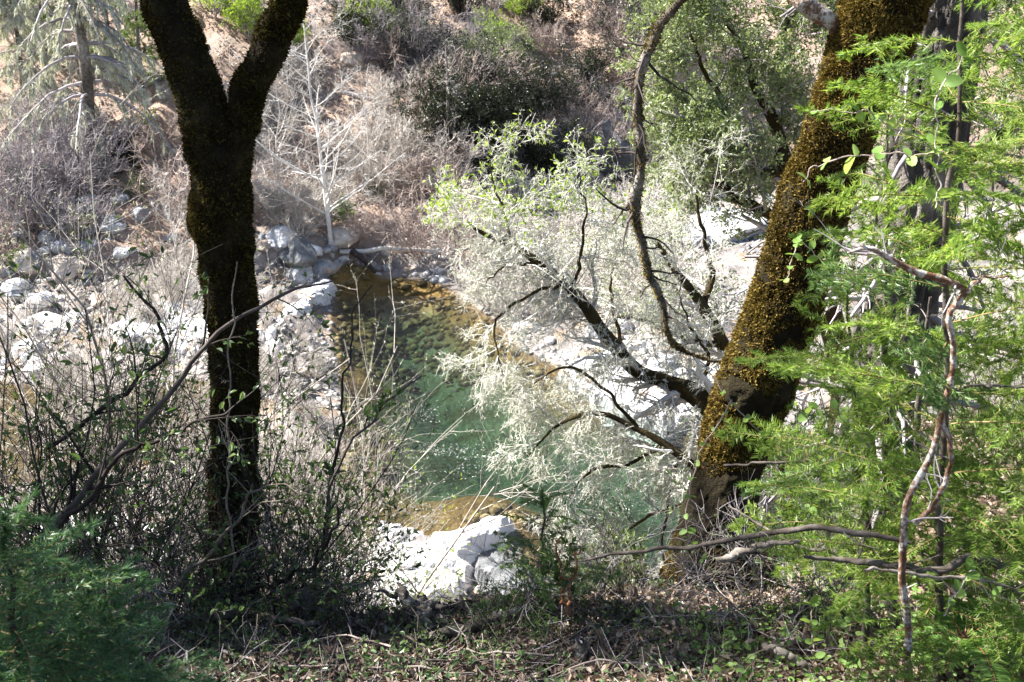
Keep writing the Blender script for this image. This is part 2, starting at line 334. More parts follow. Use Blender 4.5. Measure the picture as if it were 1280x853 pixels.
#==VEG==
# ------------------------------------------------------------------ shared builders
LM = []      # landmarks: (px, py, phrase)
def proj(p):
    d = np.asarray(p, float)-np.array([0, 0, CAMZ]); f = d[1]*cos(PITCH)-d[2]*sin(PITCH); u = d[1]*sin(PITCH)+d[2]*cos(PITCH)
    return 640+FPX*d[0]/f, 426.5-FPX*u/f
ORD = ['nearest', 'second nearest', 'third nearest', 'fourth nearest', 'fifth nearest', 'sixth nearest', 'seventh nearest', 'eighth nearest', 'ninth nearest', 'tenth nearest', 'eleventh nearest', 'twelfth nearest', 'thirteenth nearest', 'fourteenth nearest', 'fifteenth nearest', 'sixteenth nearest', 'seventeenth nearest', 'eighteenth nearest', 'nineteenth nearest', 'twentieth nearest', 'farthest']
def auto_labels(objs, phrase, cat, group, dirs=True):
    b = {}
    for o in objs:
        px, py = proj(o.location); best = min(LM, key=lambda l: (l[0]-px)**2+(l[1]-py)**2)
        dx, dy = px-best[0], py-best[1]
        w = ('right of' if dx > 0 else 'left of') if abs(dx) > abs(dy) else ('above' if dy < 0 else 'below')
        b.setdefault((w, best[2]), []).append((dx*dx+dy*dy, o))
    for (w, l), q in b.items():
        q.sort(key=lambda t: t[0])
        for i, (_, o) in enumerate(q):
            s = (ORD[i]+' ' if len(q) > 1 else 'single ') if i < 20 else 'far '
            tag(o, f"{s}{phrase(o) if callable(phrase) else phrase} {w} {l}", cat, group)
def pathpx(pts, K=40, wig=0.0, seed=0):           # (px, py, width_px, Y) control points
    P = []; R = []
    for px, py, w, Y in pts:
        d = raydir(px, py); P.append(at(px, py, Y)); R.append(w/2/FPX*Y/d[1])
    return curve(P, R, K, wig, seed)
def trunk_mesh(mb, P, R, sides=40, amp=0.12, sc=6, mi=0, seed=0, furrow=0.0, lumps=0.0):
    P = np.asarray(P); K = len(P); T = norm(np.gradient(P, axis=0)); U = norm(np.cross(T, np.array([0, 1, 0.05]))); W = np.cross(T, U)
    a = np.arange(sides)*2*pi/sides; D = np.cos(a)[None, :, None]*U[:, None]+np.sin(a)[None, :, None]*W[:, None]
    V0 = P[:, None]+R[:, None, None]*D
    n = fbm(V0*sc, 4, seed); k = 1+amp*n
    if furrow:
        L_ = np.cumsum(np.concatenate([[0], np.linalg.norm(np.diff(P, axis=0), axis=1)]))
        q = np.stack([np.cos(a)[None]*3.2+0*L_[:, None], np.sin(a)[None]*3.2+0*L_[:, None], L_[:, None]*2.2+0*a[None]], -1)
        k = k - furrow*(1-np.clip(np.abs(fbm(q*1.6, 4, seed+3))*3.2, 0, 1))
    if lumps: k = k+lumps*(.6-np.abs(vnoise(V0*26, seed+1))-.6*np.abs(vnoise(V0*55, seed+2)))
    V = P[:, None]+(R[:, None]*k)[..., None]*D
    b = (np.arange(K-1)*sides)[:, None]; j = np.arange(sides)[None]; j2 = (j+1) % sides
    F = np.stack([b+j, b+j2, b+sides+j2, b+sides+j], -1).reshape(-1, 4)
    mb.add(V.reshape(-1, 3), F, mi, True, 0.5+0.5*n.ravel()*0.8)
    return V, D
def moss_tufts(mb, V, D, n, ln=0.03, wd=0.9, mi=0, fn=None, rg=rng):
    K, S, _ = V.shape; i = rg.uniform(0, K-1.01, n); j = rg.integers(0, S, n); k = i.astype(int); w = (i-k)[:, None]
    p = V[k, j]*(1-w)+V[k+1, j]*w; d = D[k, j]
    clump = fbm(p*9, 2, 91); keep = clump > rg.uniform(-1.3, 0.5, n)
    if fn is not None: keep &= fn(p, d)
    p = p[keep]; d = d[keep]; m = len(p)
    off = np.clip(clump[keep], 0, 1)[:, None]*ln*0.7
    dd = norm(d+0.9*rg.normal(size=(m, 3))+np.array([0, 0, -0.15]))
    blades(mb, p+d*off-d*ln*0.15, dd, ln*rg.uniform(.5, 1.3, m), ln*.62, mi, rg)
def bush_parts(h, nst, n1, n2, n3=0, lean=(8, 50), r0=0.012, rmin=0.004, wig=0.10, trop=(0, 0, 0.03), seed=0, l1=0.45, l2=0.28, l3=0.16, base=0.12, K=7, ang=(20, 60)):
    rg = np.random.default_rng(seed); a = rg.uniform(0, 2*pi, nst); le = np.radians(rg.uniform(*lean, nst))
    d = np.stack([np.cos(a)*np.sin(le), np.sin(a)*np.sin(le), np.cos(le)], -1); st = np.stack([np.cos(a), np.sin(a), a*0], -1)*base*h*rg.uniform(0, 1, (nst, 1)); st[:, 2] -= 0.05*h
    ln = h*rg.uniform(0.65, 1.1, nst); Q = [st]
    for k in range(K-1): d = norm(d+wig*rg.normal(size=d.shape)+np.array(trop)); Q.append(Q[-1]+d*(ln/(K-1))[:, None])
    P0 = np.stack(Q, 1); R0 = np.maximum(h*r0*np.linspace(1, 0.25, K)[None]*rg.uniform(.6, 1.2, (nst, 1)), rmin*0.6)
    lv = [(P0, R0)]
    for m, l in ((n1, l1), (n2, l2), (n3, l3)):
        if m: lv.append(spawn(*lv[-1], m, 0.12, 1.0, ang, (h*l*0.6, h*l*1.2), 5, 0.16, trop, 0.6, 0.35, rmin, rg))
    return lv
def bush_mb(lv, mi=0, sides=(5, 3, 3, 3)):
    mb = MB()
    for (P, R), s in zip(lv, sides): tubes(mb, P, R, s, mi)
    return mb

# ------------------------------------------------------------------ rocks
def rock_mat(name, a, b, c, spots=None):
    m, nt, N, L = mat(name); p = N.new("ShaderNodeBsdfPrincipled"); oi = N.new("ShaderNodeObjectInfo")
    f = addf(nt, addf(nt, tex(nt, 2.5, 8, 0.7), 0.75, 'MULTIPLY'), addf(nt, oi.outputs['Random'], 0.25, 'MULTIPLY'))
    c_ = ramp(nt, f, [(0.3, a), (0.5, b), (0.65, c)])
    if spots: c_ = mixc(nt, ramp(nt, tex(nt, 1.1, 5, 0.7), [(0.56, (0, 0, 0)), (0.66, (1, 1, 1))]), c_, spots)
    L.new(c_, p.inputs['Base Color']); p.inputs['Roughness'].default_value = 0.85; p.inputs['Specular IOR Level'].default_value = 0.2
    bp = N.new("ShaderNodeBump"); bp.inputs['Strength'].default_value = 0.8; bp.inputs['Distance'].default_value = 0.06
    L.new(tex(nt, 5, 9, 0.7), bp.inputs['Height']); L.new(bp.outputs[0], p.inputs['Normal'])
    o = N.new("ShaderNodeOutputMaterial"); L.new(p.outputs[0], o.inputs[0]); return m
M['rock_white'] = rock_mat('white_rock', (.26, .26, .27), (.50, .50, .51), (.72, .72, .72), (.42, .27, .13))
M['rock_grey'] = rock_mat('grey_rock', (.16, .17, .18), (.32, .33, .35), (.52, .53, .54))
M['rock_tan'] = rock_mat('tan_rock', (.20, .15, .12), (.40, .33, .28), (.58, .52, .46))
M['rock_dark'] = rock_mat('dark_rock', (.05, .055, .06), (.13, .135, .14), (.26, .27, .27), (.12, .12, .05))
M['rock_gold'] = rock_mat('algae_rock', (.09, .06, .02), (.22, .15, .05), (.36, .27, .10))
import bmesh
def ico(sub):
    bm = bmesh.new(); bmesh.ops.create_icosphere(bm, subdivisions=sub, radius=1); V = np.array([v.co[:] for v in bm.verts]); F = np.array([[v.index for v in f.verts] for f in bm.faces]); bm.free(); return V, F
ICO3 = ico(3); ICO4 = ico(4); ICO1 = ico(1); ICO2 = ico(2)
def rock_mesh(name, mat_, seed, amp=0.45, angular=0.5, base=ICO3, flat=0.65):
    V, F = base; rg = np.random.default_rng(seed); d = norm(V); k = 1+amp*fbm(V*1.1+seed*3, 3, seed)*0.6
    W = d*k[:, None]
    for q in range(int(10*angular)+2):              # shear off flat facets
        n = norm(rg.normal(size=3)); c = rg.uniform(0.55, 0.85); t = W@n; W = W-np.maximum(t-c, 0)[:, None]*n*0.92
    W = W*np.array([1, rg.uniform(.65, .9), flat*rg.uniform(.8, 1.1)]); W = W+0.025*norm(W)*fbm(W*6, 2, seed)[:, None]
    mb = MB(); mb.add(W, F, 0, angular < 0.4); return mb.mesh(name, [mat_])
ROCKS = {k: [rock_mesh(n, M[k], s*7+i, 0.5, an, ICO3) for i in range(4)] for s, (k, n, an) in enumerate((('rock_white', 'boulder', .45), ('rock_grey', 'boulder', .5), ('rock_tan', 'boulder', .5), ('rock_dark', 'boulder', 1.0)))}
COB = {k: [rock_mesh(n, M[k], 60+s*7+i, 0.35, 0.25, ICO2, 0.6) for i in range(3)] for s, (k, n) in enumerate((('rock_white', 'cobble'), ('rock_grey', 'cobble'), ('rock_tan', 'cobble')))}
def put_rock(kind, x, y, size, name='boulder', pool=ROCKS, sink=0.3, rs=rng):
    o = bpy.data.objects.new(name, pool[kind][rs.integers(len(pool[kind]))]); C.objects.link(o)
    s = size*rs.uniform(.85, 1.15, 3); o.scale = s; o.rotation_euler = (rs.uniform(-.3, .3), rs.uniform(-.3, .3), rs.uniform(0, 6.28))
    o.location = (x, y, gz(x, y)+s[2]*(0.65*0.5-sink)); return o

M['ledge'] = rock_mat('ledge_rock', (.42, .42, .44), (.68, .68, .69), (.80, .80, .80), (.50, .34, .18))
# white bedrock ledges beside the pool
def ledge(name, poly, top, label, m, seed, res=0.07, tilt=(0, 0)):
    Pw = np.array([atz(px, py, top*0.6)[:2] for px, py in poly]); lo = Pw.min(0)-0.3; hi = Pw.max(0)+0.3; cen = Pw.mean(0)
    nx, ny = [max(8, int((hi-lo)[k]/res)) for k in (0, 1)]; X, Y = np.meshgrid(np.linspace(lo[0], hi[0], nx), np.linspace(lo[1], hi[1], ny))
    s = sdist(X, Y, Pw) + 0.22*fbm(xy3(X, Y, 1.8), 4, seed)
    al = X*.62+Y*.78; ac = X*.78-Y*.62; q = np.stack([ac*1.5, al*0.38, X*0], -1)
    st = np.abs(fbm(q*1.1, 4, seed+2)); h = top*(0.75+0.25*sst(0, 1.0, -s)); h = h*(0.92+0.2*fbm(xy3(X, Y, 0.7), 3, seed+4))
    h = h - 0.22*sst(0.09, 0.0, st)*top + 0.13*top*fbm(q*np.array([1, .6, 1])*.9, 4, seed+9) - .12*top*sst(0.05, 0, np.abs(fbm(np.stack([al*1.3, ac*.5, X*0], -1), 3, seed+11)))
    Z = h*sst(0.0, -0.14, s)-0.5*sst(-0.02, 0.12, s); Z = Z+0.02*fbm(xy3(X, Y, 5), 4, seed+6)+tilt[0]*(X-cen[0])+tilt[1]*(Y-cen[1])
    gi = np.arange(nx*ny).reshape(ny, nx); F = np.stack([gi[:-1, :-1], gi[:-1, 1:], gi[1:, 1:], gi[1:, :-1]], -1).reshape(-1, 4)
    keep = (s.ravel()[F] < 0.3).all(1); mb = MB(); Z = Z+np.maximum(height(X, Y, False), -.3)*0.9; mb.add(np.stack([X-cen[0], Y-cen[1], Z], -1), F[keep], 0, False)
    o = mb.obj(name, m); o.location = (cen[0], cen[1], 0); tag(o, label, 'rock ledge'); return o
ledge('rock_ledge', [(440, 700), (500, 688), (520, 690), (560, 668), (612, 648), (640, 650), (632, 672), (606, 690), (590, 708), (604, 738), (570, 760), (500, 790), (430, 790), (405, 745), (430, 715)], .6, 'bright white layered bedrock ledge jutting into the pool at its near end', M['ledge'], 3)
ledge('rock_ledge', [(462, 690), (480, 655), (520, 660), (528, 680), (505, 690), (500, 700), (470, 705)], 0.6, 'small white rock hump on the left end of the near ledge', M['ledge'], 13)
ledge('rock_ledge', [(40, 690), (130, 660), (215, 690), (230, 740), (120, 760), (20, 740)], 0.5, 'white bedrock shelf low on the left seen through the twigs', M['ledge'], 23)
ledge('rock_ledge', [(600, 700), (640, 690), (700, 725), (760, 760), (720, 790), (610, 780), (590, 745)], 0.6, 'bedrock shelf in painted shade under the small centre fir sapling', M['rock_dark'], 33)  # dark rock colour paints the shade beside the white ledge
ledge('rock_ledge', [(330, 440), (345, 410), (372, 378), (398, 352), (418, 350), (412, 372), (385, 392), (360, 420), (345, 450)], 0.7, 'bright white bedrock rib sloping down to the left shore of the pool', M['ledge'], 43)
ledge('rock_ledge', [(130, 425), (170, 402), (260, 400), (330, 420), (322, 440), (230, 448), (150, 445)], 0.6, 'white bedrock shelf behind the forked mossy trunk', M['ledge'], 53)
ledge('rock_ledge', [(695, 458), (760, 450), (850, 475), (880, 505), (830, 515), (760, 490)], 0.5, 'white bedrock shelf at the pool edge under the leaning lichen oak', M['ledge'], 63)
LM += [(100, 190, 'the tall lichen-hung conifer'), (402, 200, 'the white leafless alder'), (620, 60, 'the olive-green hillside bush'), (460, 15, 'the yellow-green hillside bush'), (745, 190, 'the dark rock outcrop'), (905, 270, 'the blue-grey rock slab'), (275, 190, 'the forked mossy trunk'), (550, 130, 'the dark hillside thicket'), (490, 350, 'the head of the pool'), (200, 330, 'the stony left slope'), (60, 425, 'the white boulders on the left'), (800, 440, 'the leaning lichen oak'), (680, 350, 'the bent lichen-oak limb'), (20, 240, 'the grey brush on the left'), (310, 20, 'the green bush in the trunk fork')]

rr = np.random.default_rng(5); rocks = []
def scatter(n, box, kinds, size, nm, pool, filt=lambda x, y: True, sink=0.3, lst=rocks):
    k = 0; tries = 0
    while k < n and tries < n*20:
        tries += 1; px = rr.uniform(box[0], box[2]); py = rr.uniform(box[1], box[3]); p = ground(px, py, 16)
        if not filt(px, py) or min(sdist(p[0:1], p[1:2], POOL)[0], sdist(p[0:1], p[1:2], CHAN)[0]) < 0.1: continue
        sz = size[0]*(size[1]/size[0])**(rr.random()**1.6)
        lst.append(put_rock(kinds[rr.integers(len(kinds))], p[0], p[1], sz, nm, pool, sink, rr)); k += 1
scatter(26, (-10, 385, 110, 470), ['rock_white', 'rock_white', 'rock_grey'], (0.25, 0.9), 'boulder', ROCKS)
scatter(26, (110, 350, 330, 450), ['rock_white', 'rock_grey', 'rock_tan'], (0.2, 0.6), 'boulder', ROCKS)
scatter(16, (330, 300, 425, 370), ['rock_grey', 'rock_tan', 'rock_white'], (0.25, 0.8), 'boulder', ROCKS)
scatter(36, (420, 318, 560, 356), ['rock_white', 'rock_grey', 'rock_grey'], (0.14, 0.38), 'cobble', COB)
scatter(70, (560, 290, 880, 460), ['rock_white', 'rock_grey', 'rock_tan'], (0.14, 0.5), 'cobble', COB, lambda x, y: y < 300+0.6*(x-540))
scatter(34, (600, 380, 900, 510), ['rock_white', 'rock_white', 'rock_grey'], (0.25, 0.7), 'boulder', ROCKS)
scatter(40, (0, 240, 300, 385), ['rock_tan', 'rock_grey', 'rock_grey'], (0.3, 0.9), 'boulder', ROCKS)
scatter(14, (690, 120, 800, 240), ['rock_dark', 'rock_dark', 'rock_grey'], (0.6, 1.8), 'boulder', ROCKS, sink=0.35)
scatter(12, (20, 640, 250, 740), ['rock_white', 'rock_grey'], (0.15, 0.45), 'boulder', ROCKS)
scatter(46, (150, 60, 1000, 310), ['rock_grey', 'rock_tan', 'rock_tan', 'rock_dark'], (0.25, 1.0), 'boulder', ROCKS)
knd = {'rock_white': 'white', 'rock_grey': 'grey', 'rock_tan': 'tan', 'rock_dark': 'dark'}
def rph(o): return ({'white_rock': 'white', 'grey_rock': 'grey', 'tan_rock': 'tan', 'dark_rock': 'dark'}[o.data.materials[0].name])+(' rounded cobble' if o.name.startswith('cobble') else ' angular boulder')
for c_ in ('cobble', 'boulder'):
    for k_ in ('white', 'grey', 'tan', 'dark'):
        q = [o for o in rocks if o.name.startswith(c_) and rph(o).startswith(k_)]
        if q: auto_labels(q, rph, 'rock', f'{k_} {c_}s along the river')
def big_rock(px, py, Y, sz, kind, label, seed, sc=(1, 1, 1)):
    me = rock_mesh('rock_outcrop', M[kind], seed, 0.6, 1.0, ICO4, 0.8); o = bpy.data.objects.new('rock_outcrop', me); C.objects.link(o)
    p = at(px, py, Y); p[2] = gz(p[0], p[1])+sz*sc[2]*.15; o.location = p; o.scale = (sz*sc[0], sz*sc[1], sz*sc[2]); o.rotation_euler = (0, 0, seed); tag(o, label, 'rock'); return o
p_ = ground(370, 330); big_rock(368, 312, p_[1], 1.25, 'rock_dark', 'large grey-green boulder beside the alder at the head of the pool', 71)
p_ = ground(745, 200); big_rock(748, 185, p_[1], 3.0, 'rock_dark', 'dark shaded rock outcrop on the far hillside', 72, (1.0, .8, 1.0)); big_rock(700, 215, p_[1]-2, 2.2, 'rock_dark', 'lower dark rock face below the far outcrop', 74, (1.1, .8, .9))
p_ = ground(905, 290); big_rock(915, 262, p_[1], 2.6, 'rock_grey', 'broad blue-grey rock slab left of the leaning mossy trunk', 73, (1.5, 1, .6))
big_rock(860, 270, p_[1]-2, 1.5, 'rock_grey', 'smaller sunlit grey slab beside the broad blue-grey one', 77, (1.3, 1, .6))
p_ = ground(335, 300); big_rock(352, 330, p_[1], 0.9, 'rock_grey', 'pale grey boulder against the large grey-green boulder', 75)
# underwater and shoreline pebbles
def pebbles(name, n, box, size, m, label, cond):
    mb = MB(); V, F = ICO1; rg = np.random.default_rng(n); px = rg.uniform(box[0], box[2], n); py = rg.uniform(box[1], box[3], n)
    P = np.array([atz(a, b_, 0.0) for a, b_ in zip(px, py)]); x, y = P[:, 0], P[:, 1]; s = sdist(x, y, POOL); k = cond(s, np.minimum(s, sdist(x, y, CHAN)), x, y); x, y = x[k], y[k]; z = height(x, y)
    n = len(x); sz = rg.uniform(size[0], size[1], n)**1.0; S = np.stack([sz, sz*rg.uniform(.6, 1, n), sz*rg.uniform(.45, .7, n)], -1)
    a = rg.uniform(0, 6.28, n); W = V[None]*(1+0.12*rg.normal(size=(n, len(V), 1)))*S[:, None]; ca_, sa = np.cos(a)[:, None], np.sin(a)[:, None]
    W = np.stack([W[..., 0]*ca_-W[..., 1]*sa, W[..., 0]*sa+W[..., 1]*ca_, W[..., 2]], -1)+np.stack([x, y, z], -1)[:, None]
    mb.add(W.reshape(-1, 3), (F[None]+(np.arange(n)*len(V))[:, None, None]).reshape(-1, 3), 0, True, np.repeat(rg.random(n), len(V))); tag(mb.obj(name, m), label, name.replace('_', ' '), kind='stuff')
M['peb'] = barkmat('pebble_stone', [(0, (.11, .11, .12)), (.35, (.24, .235, .235)), (.6, (.36, .33, .30)), (1, (.62, .61, .60))], 4, 0.3)
M['pebg'] = barkmat('algae_stone', [(0, (.05, .04, .02)), (.5, (.15, .115, .05)), (1, (.30, .24, .12))], 4, 0.3)
pebbles('riverbed_stones', 4200, (405, 340, 760, 700), (0.07, 0.30), M['pebg'], 'golden algae-coated stones on the pool bed', lambda s, m_, x, y: (s < -0.12) & (s > -np.where((y > 37.2), 3.0, .3)-1.2*vnoise(xy3(x, y, .7), 4)))
pebbles('river_gravel', 12000, (-60, 240, 1000, 520), (0.05, 0.17), M['peb'], 'pale gravel and pebbles on the river bar', lambda s, m_, x, y: (m_ > 0) & (y < yfar(x)+1) & (fbm(xy3(x, y, 0.5), 2, 8) > -0.35))

rg = np.random.default_rng(515); mb = MB()
for px, py, n, sx, sy in ((532, 515, 130, .28, .5), (560, 562, 190, .6, .22), (600, 572, 120, .5, .2), (585, 590, 60, .5, .3), (520, 460, 30, .6, 1.2), (750, 640, 120, 1.0, .8)):
    c_ = atz(px, py); p = c_+np.stack([rg.normal(0, sx, n), rg.normal(0, sy, n), np.full(n, .012)], -1); a = rg.uniform(0, 6.28, n); p = p[sdist(p[:, 0], p[:, 1], POOL) < -.1]; a = a[:len(p)]
    leaves(mb, p, np.stack([np.cos(a), np.sin(a), 0*a], -1), rg.uniform(.012, .036, len(p)), .7, 0, .02, 1.0, rg)
M['glint'] = barkmat('glint_white', [(0, (.7, .72, .7)), (1, (.85, .86, .85))], 3, 0)
tag(mb.obj('glint_flecks', M['glint']), 'white foam flecks painted on the pool', 'glint', kind='stuff')  # white flecks modelled in place of sky glints on the water
# ------------------------------------------------------------------ far hillside vegetation
def part_obj(mb, name, mats, parent): return mb.obj(name, mats, parent)
def copies(proto, spots, rs):
    out = []
    for i, (x, y, s) in enumerate(spots):
        o = proto if i == 0 else copy_tree(proto)
        o.location = (x, y, gz(x, y)-0.05); o.rotation_euler = (0, 0, rs.uniform(0, 6.28)); o.scale = (s*rs.uniform(.85, 1.2), s*rs.uniform(.85, 1.2), s*rs.uniform(.8, 1.2)); out.append(o)
    return out
def spots_in(n, box, size, rs, ymin=16, mind=0.0, filt=None):
    out = []; t = 0
    while len(out) < n and t < n*30:
        t += 1; p = ground(rs.uniform(box[0], box[2]), rs.uniform(box[1], box[3]), ymin)
        if sdist(p[0:1], p[1:2], POOL)[0] < 0.2: continue
        if mind and any((p[0]-a)**2+(p[1]-b_)**2 < mind**2 for a, b_, _ in out): continue
        if filt and not filt(p): continue
        out.append((p[0], p[1], rs.uniform(*size)))
    return out
rs = np.random.default_rng(9)
def bare_bush(nm, mk, seed, h=1.0, nst=16, n1=7, n2=6, rmin=0.005, lean=(8, 55), **k):
    return bush_mb(bush_parts(h, nst, n1, n2, 0, lean, 0.010, rmin, seed=seed, **k)).obj(nm, M[mk])
for mk, seeds, boxes, lab, grp in (
    ('twig_brown', (1, 2, 3, 31), [(11, (230, 60, 620, 330)), (2, (0, 150, 250, 300)), (9, (420, -10, 860, 120)), (8, (600, 100, 860, 240))], 'bare reddish-brown shrub', 'bare brown shrubs on the far hillside'),
    ('twig_grey', (4, 5, 6), [(14, (-40, 210, 130, 330)), (8, (420, 0, 800, 120)), (3, (-20, 0, 340, 110)), (7, (550, 120, 850, 290))], 'bare dark grey shrub', 'bare grey shrubs on the far hillside'),
    ('twig_pale', (7, 8, 9), [(20, (300, 100, 560, 310)), (2, (0, 20, 130, 220)), (14, (560, 230, 880, 330)), (12, (610, 300, 860, 420))], 'bare pale twiggy shrub', 'bare pale shrubs on the far bank')):
    allo = []
    protos = [bare_bush('bare_shrub', mk, s_, rmin=0.0045) for s_ in seeds]
    spots = [q for n, bx in boxes for q in spots_in(n, bx, (1.6, 3.4), rs, 30)]
    for i, pr in enumerate(protos): allo += copies(pr, spots[i::len(protos)], rs)
    auto_labels(allo, lab, 'shrub', grp)
# low willow brush on the near left shore and around the pool
allo = []
for i, pr in enumerate([bare_bush('willow_brush', 'twig_pale', s_, nst=30, n1=6, n2=4, rmin=0.0032, lean=(3, 40)) for s_ in (41, 42)]):
    sp = spots_in(9, (325, 400, 405, 640), (.5, 1.1), rs, 18, 0.5) + spots_in(12, (40, 470, 330, 640), (0.9, 1.7), rs, 18) + spots_in(5, (140, 300, 340, 420), (1.2, 2.2), rs, 30)
    allo += copies(pr, sp, rs)
auto_labels(allo, 'pale leafless willow brush', 'shrub', 'willow brush on the left shore')

M['leaf_olive'] = leafmat('olive_leaf', [(0, (.05, .075, .03)), (.4, (.13, .18, .065)), (.75, (.25, .31, .14)), (1, (.46, .51, .33))], 0.35, 0.5, 0.35, 0.6)
M['leaf_yellow'] = leafmat('yellow_green_leaf', [(0, (.12, .20, .02)), (.5, (.24, .36, .04)), (1, (.40, .50, .10))], 0.4, 0.3, 0.4, 0.8)
M['leaf_pine'] = leafmat('pine_needle', [(0, (.05, .09, .025)), (.5, (.12, .18, .05)), (1, (.22, .29, .10))], 0.3, 0.2, 0.5, 0.6)
M['leaf_dark'] = leafmat('dark_leaf', [(0, (.006, .010, .005)), (.5, (.018, .026, .012)), (1, (.06, .075, .04))], 0.2, 0.45, 0.35, 0.8)  # darkened so hillside bushes can stand in for shadow pockets
def leafy_bush(nm, h, leafm, nleaf, lsize, seed, label, cat='shrub', loc=None, twig='twig_grey', nst=12, n1=7, n2=6, lean=(5, 50), wd=0.5, group=None, K=7, trunk=None):
    root = empty(nm, loc, 0, label=label, cat=cat, group=group)
    lv = bush_parts(h, nst, n1, n2, 0, lean, 0.014, h*0.0022, seed=seed, K=K)
    bush_mb(lv).obj('stems', M[twig], root)
    rg = np.random.default_rng(seed+1); fb = MB()
    p, d = along(lv[-1][0], max(1, int(nleaf/len(lv[-1][0]))), 0.15, 1, rg)
    leaves(fb, p+rg.normal(size=p.shape)*h*0.015, norm(d+0.9*rg.normal(size=p.shape)), lsize, wd, 0, 0.15, 0.2, rg)
    fb.obj('foliage', M[leafm], root); return root
g = ground(462, 45); leafy_bush('leafy_shrub', 2.6, 'leaf_yellow', 4000, .13, 101, 'bright yellow-green leafy bush at the top of the far hillside', loc=g)
g = ground(622, 100); leafy_bush('leafy_shrub', 3.4, 'leaf_olive', 6000, .12, 102, 'olive-green bush above the dark hollow on the far hillside', loc=g)
g = ground(615, 70); leafy_bush('leafy_shrub', 2.2, 'leaf_yellow', 2200, .12, 103, 'small yellow-green bush beside the olive-green one', loc=g)
g = ground(312, 45); leafy_bush('leafy_shrub', 2.8, 'leaf_yellow', 4500, .13, 104, 'bright green bush seen in the fork of the mossy trunk', loc=g)
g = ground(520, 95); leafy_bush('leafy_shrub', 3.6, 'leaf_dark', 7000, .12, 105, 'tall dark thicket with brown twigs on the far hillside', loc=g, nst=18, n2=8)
for x_, y_, h_, l_ in ((440, 60, 2.4, 'dark ragged bush standing in for shade under the yellow-green one'), (490, 30, 3.0, 'dark bush standing in for shade at the top edge left of the thicket'), (570, 20, 3.2, 'dark bush standing in for shade at the top edge above the thicket'), (690, 40, 2.6, 'dark bush standing in for shade at the top right of the olive one'), (735, 110, 2.6, 'dark bush above the far rock outcrop'), (20, 30, 2.6, 'dark bush behind the leftmost lichen conifer'), (150, 215, 1.6, 'dark low shrub right of the lichen-hung conifer'), (45, 265, 1.8, 'dark low shrub in the grey brush at the left')):
    leafy_bush('leafy_shrub', h_, 'leaf_dark', 4200, .12, int(x_)+3, l_, loc=ground(x_, y_), nst=14, twig='twig_dark')  # top-edge bushes around the thicket added to darken the shaded slope
g = ground(575, 130); leafy_bush('leafy_shrub', 3.4, 'leaf_dark', 6000, .12, 106, 'dark low thicket standing in for shade over the hollow', loc=g, nst=18)  # near-black thicket put in place of the hollow's shadow
for x_, y_, h_, l_ in ((545, 185, 3.6, 'dark bush standing in for shade left of the hollow'), (600, 185, 3.4, 'dark bush standing in for shade inside the hollow'), (655, 160, 3.8, 'dark bush standing in for shade right of the hollow'), (690, 235, 3.2, 'dark bush standing in for shade low beside the far rock face'), (610, 235, 2.4, 'low dark bush standing in for shade at the mouth of the hollow')):
    leafy_bush('leafy_shrub', h_, 'leaf_dark', 9000, .13, int(x_), l_, loc=ground(x_, y_), nst=18, twig='twig_dark')  # dark bushes added to imitate the shadow in the hollow
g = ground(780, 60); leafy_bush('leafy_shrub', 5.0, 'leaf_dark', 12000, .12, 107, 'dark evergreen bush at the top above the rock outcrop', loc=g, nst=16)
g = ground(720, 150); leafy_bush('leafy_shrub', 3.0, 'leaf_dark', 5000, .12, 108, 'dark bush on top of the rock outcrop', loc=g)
g = ground(880, 60); leafy_bush('leafy_shrub', 5.5, 'leaf_olive', 12000, .13, 109, 'large olive bush behind the live oak at the top', loc=g, nst=16)
for x_, y_, h_, l_ in ((268, 20, 2.6, 'bright green bush behind the left limb of the forked trunk'), (360, 60, 1.6, 'small green bush right of the trunk fork'), (655, 25, 2.2, 'pale green bush at the top above the hollow'), (495, 60, 1.8, 'green bush under the yellow-green one')):
    leafy_bush('leafy_shrub', h_, 'leaf_yellow', 3200, .12, int(x_)+7, l_, loc=ground(x_, y_))
for i, (x_, y_, h_, nm_) in enumerate([(172, 250, 1.1, 'tiny green bush on the path below the lichen-hung conifer'), (188, 160, .9, 'small olive bush beside the left limb of the forked trunk'), (470, 250, .9, 'little olive bush right of the white alder'), (25, 345, 1.0, 'low dark-green bush on the stony left slope'), (100, 300, 1.0, 'mossy green bush among the grey rocks on the left'), (430, 285, .9, 'low mossy-green bush at the foot of the alder')]):
    leafy_bush('leafy_shrub', h_, 'leaf_pine' if i % 2 else 'leaf_olive', 1100, .10, 120+i, nm_, loc=ground(x_, y_), n1=5, n2=4)

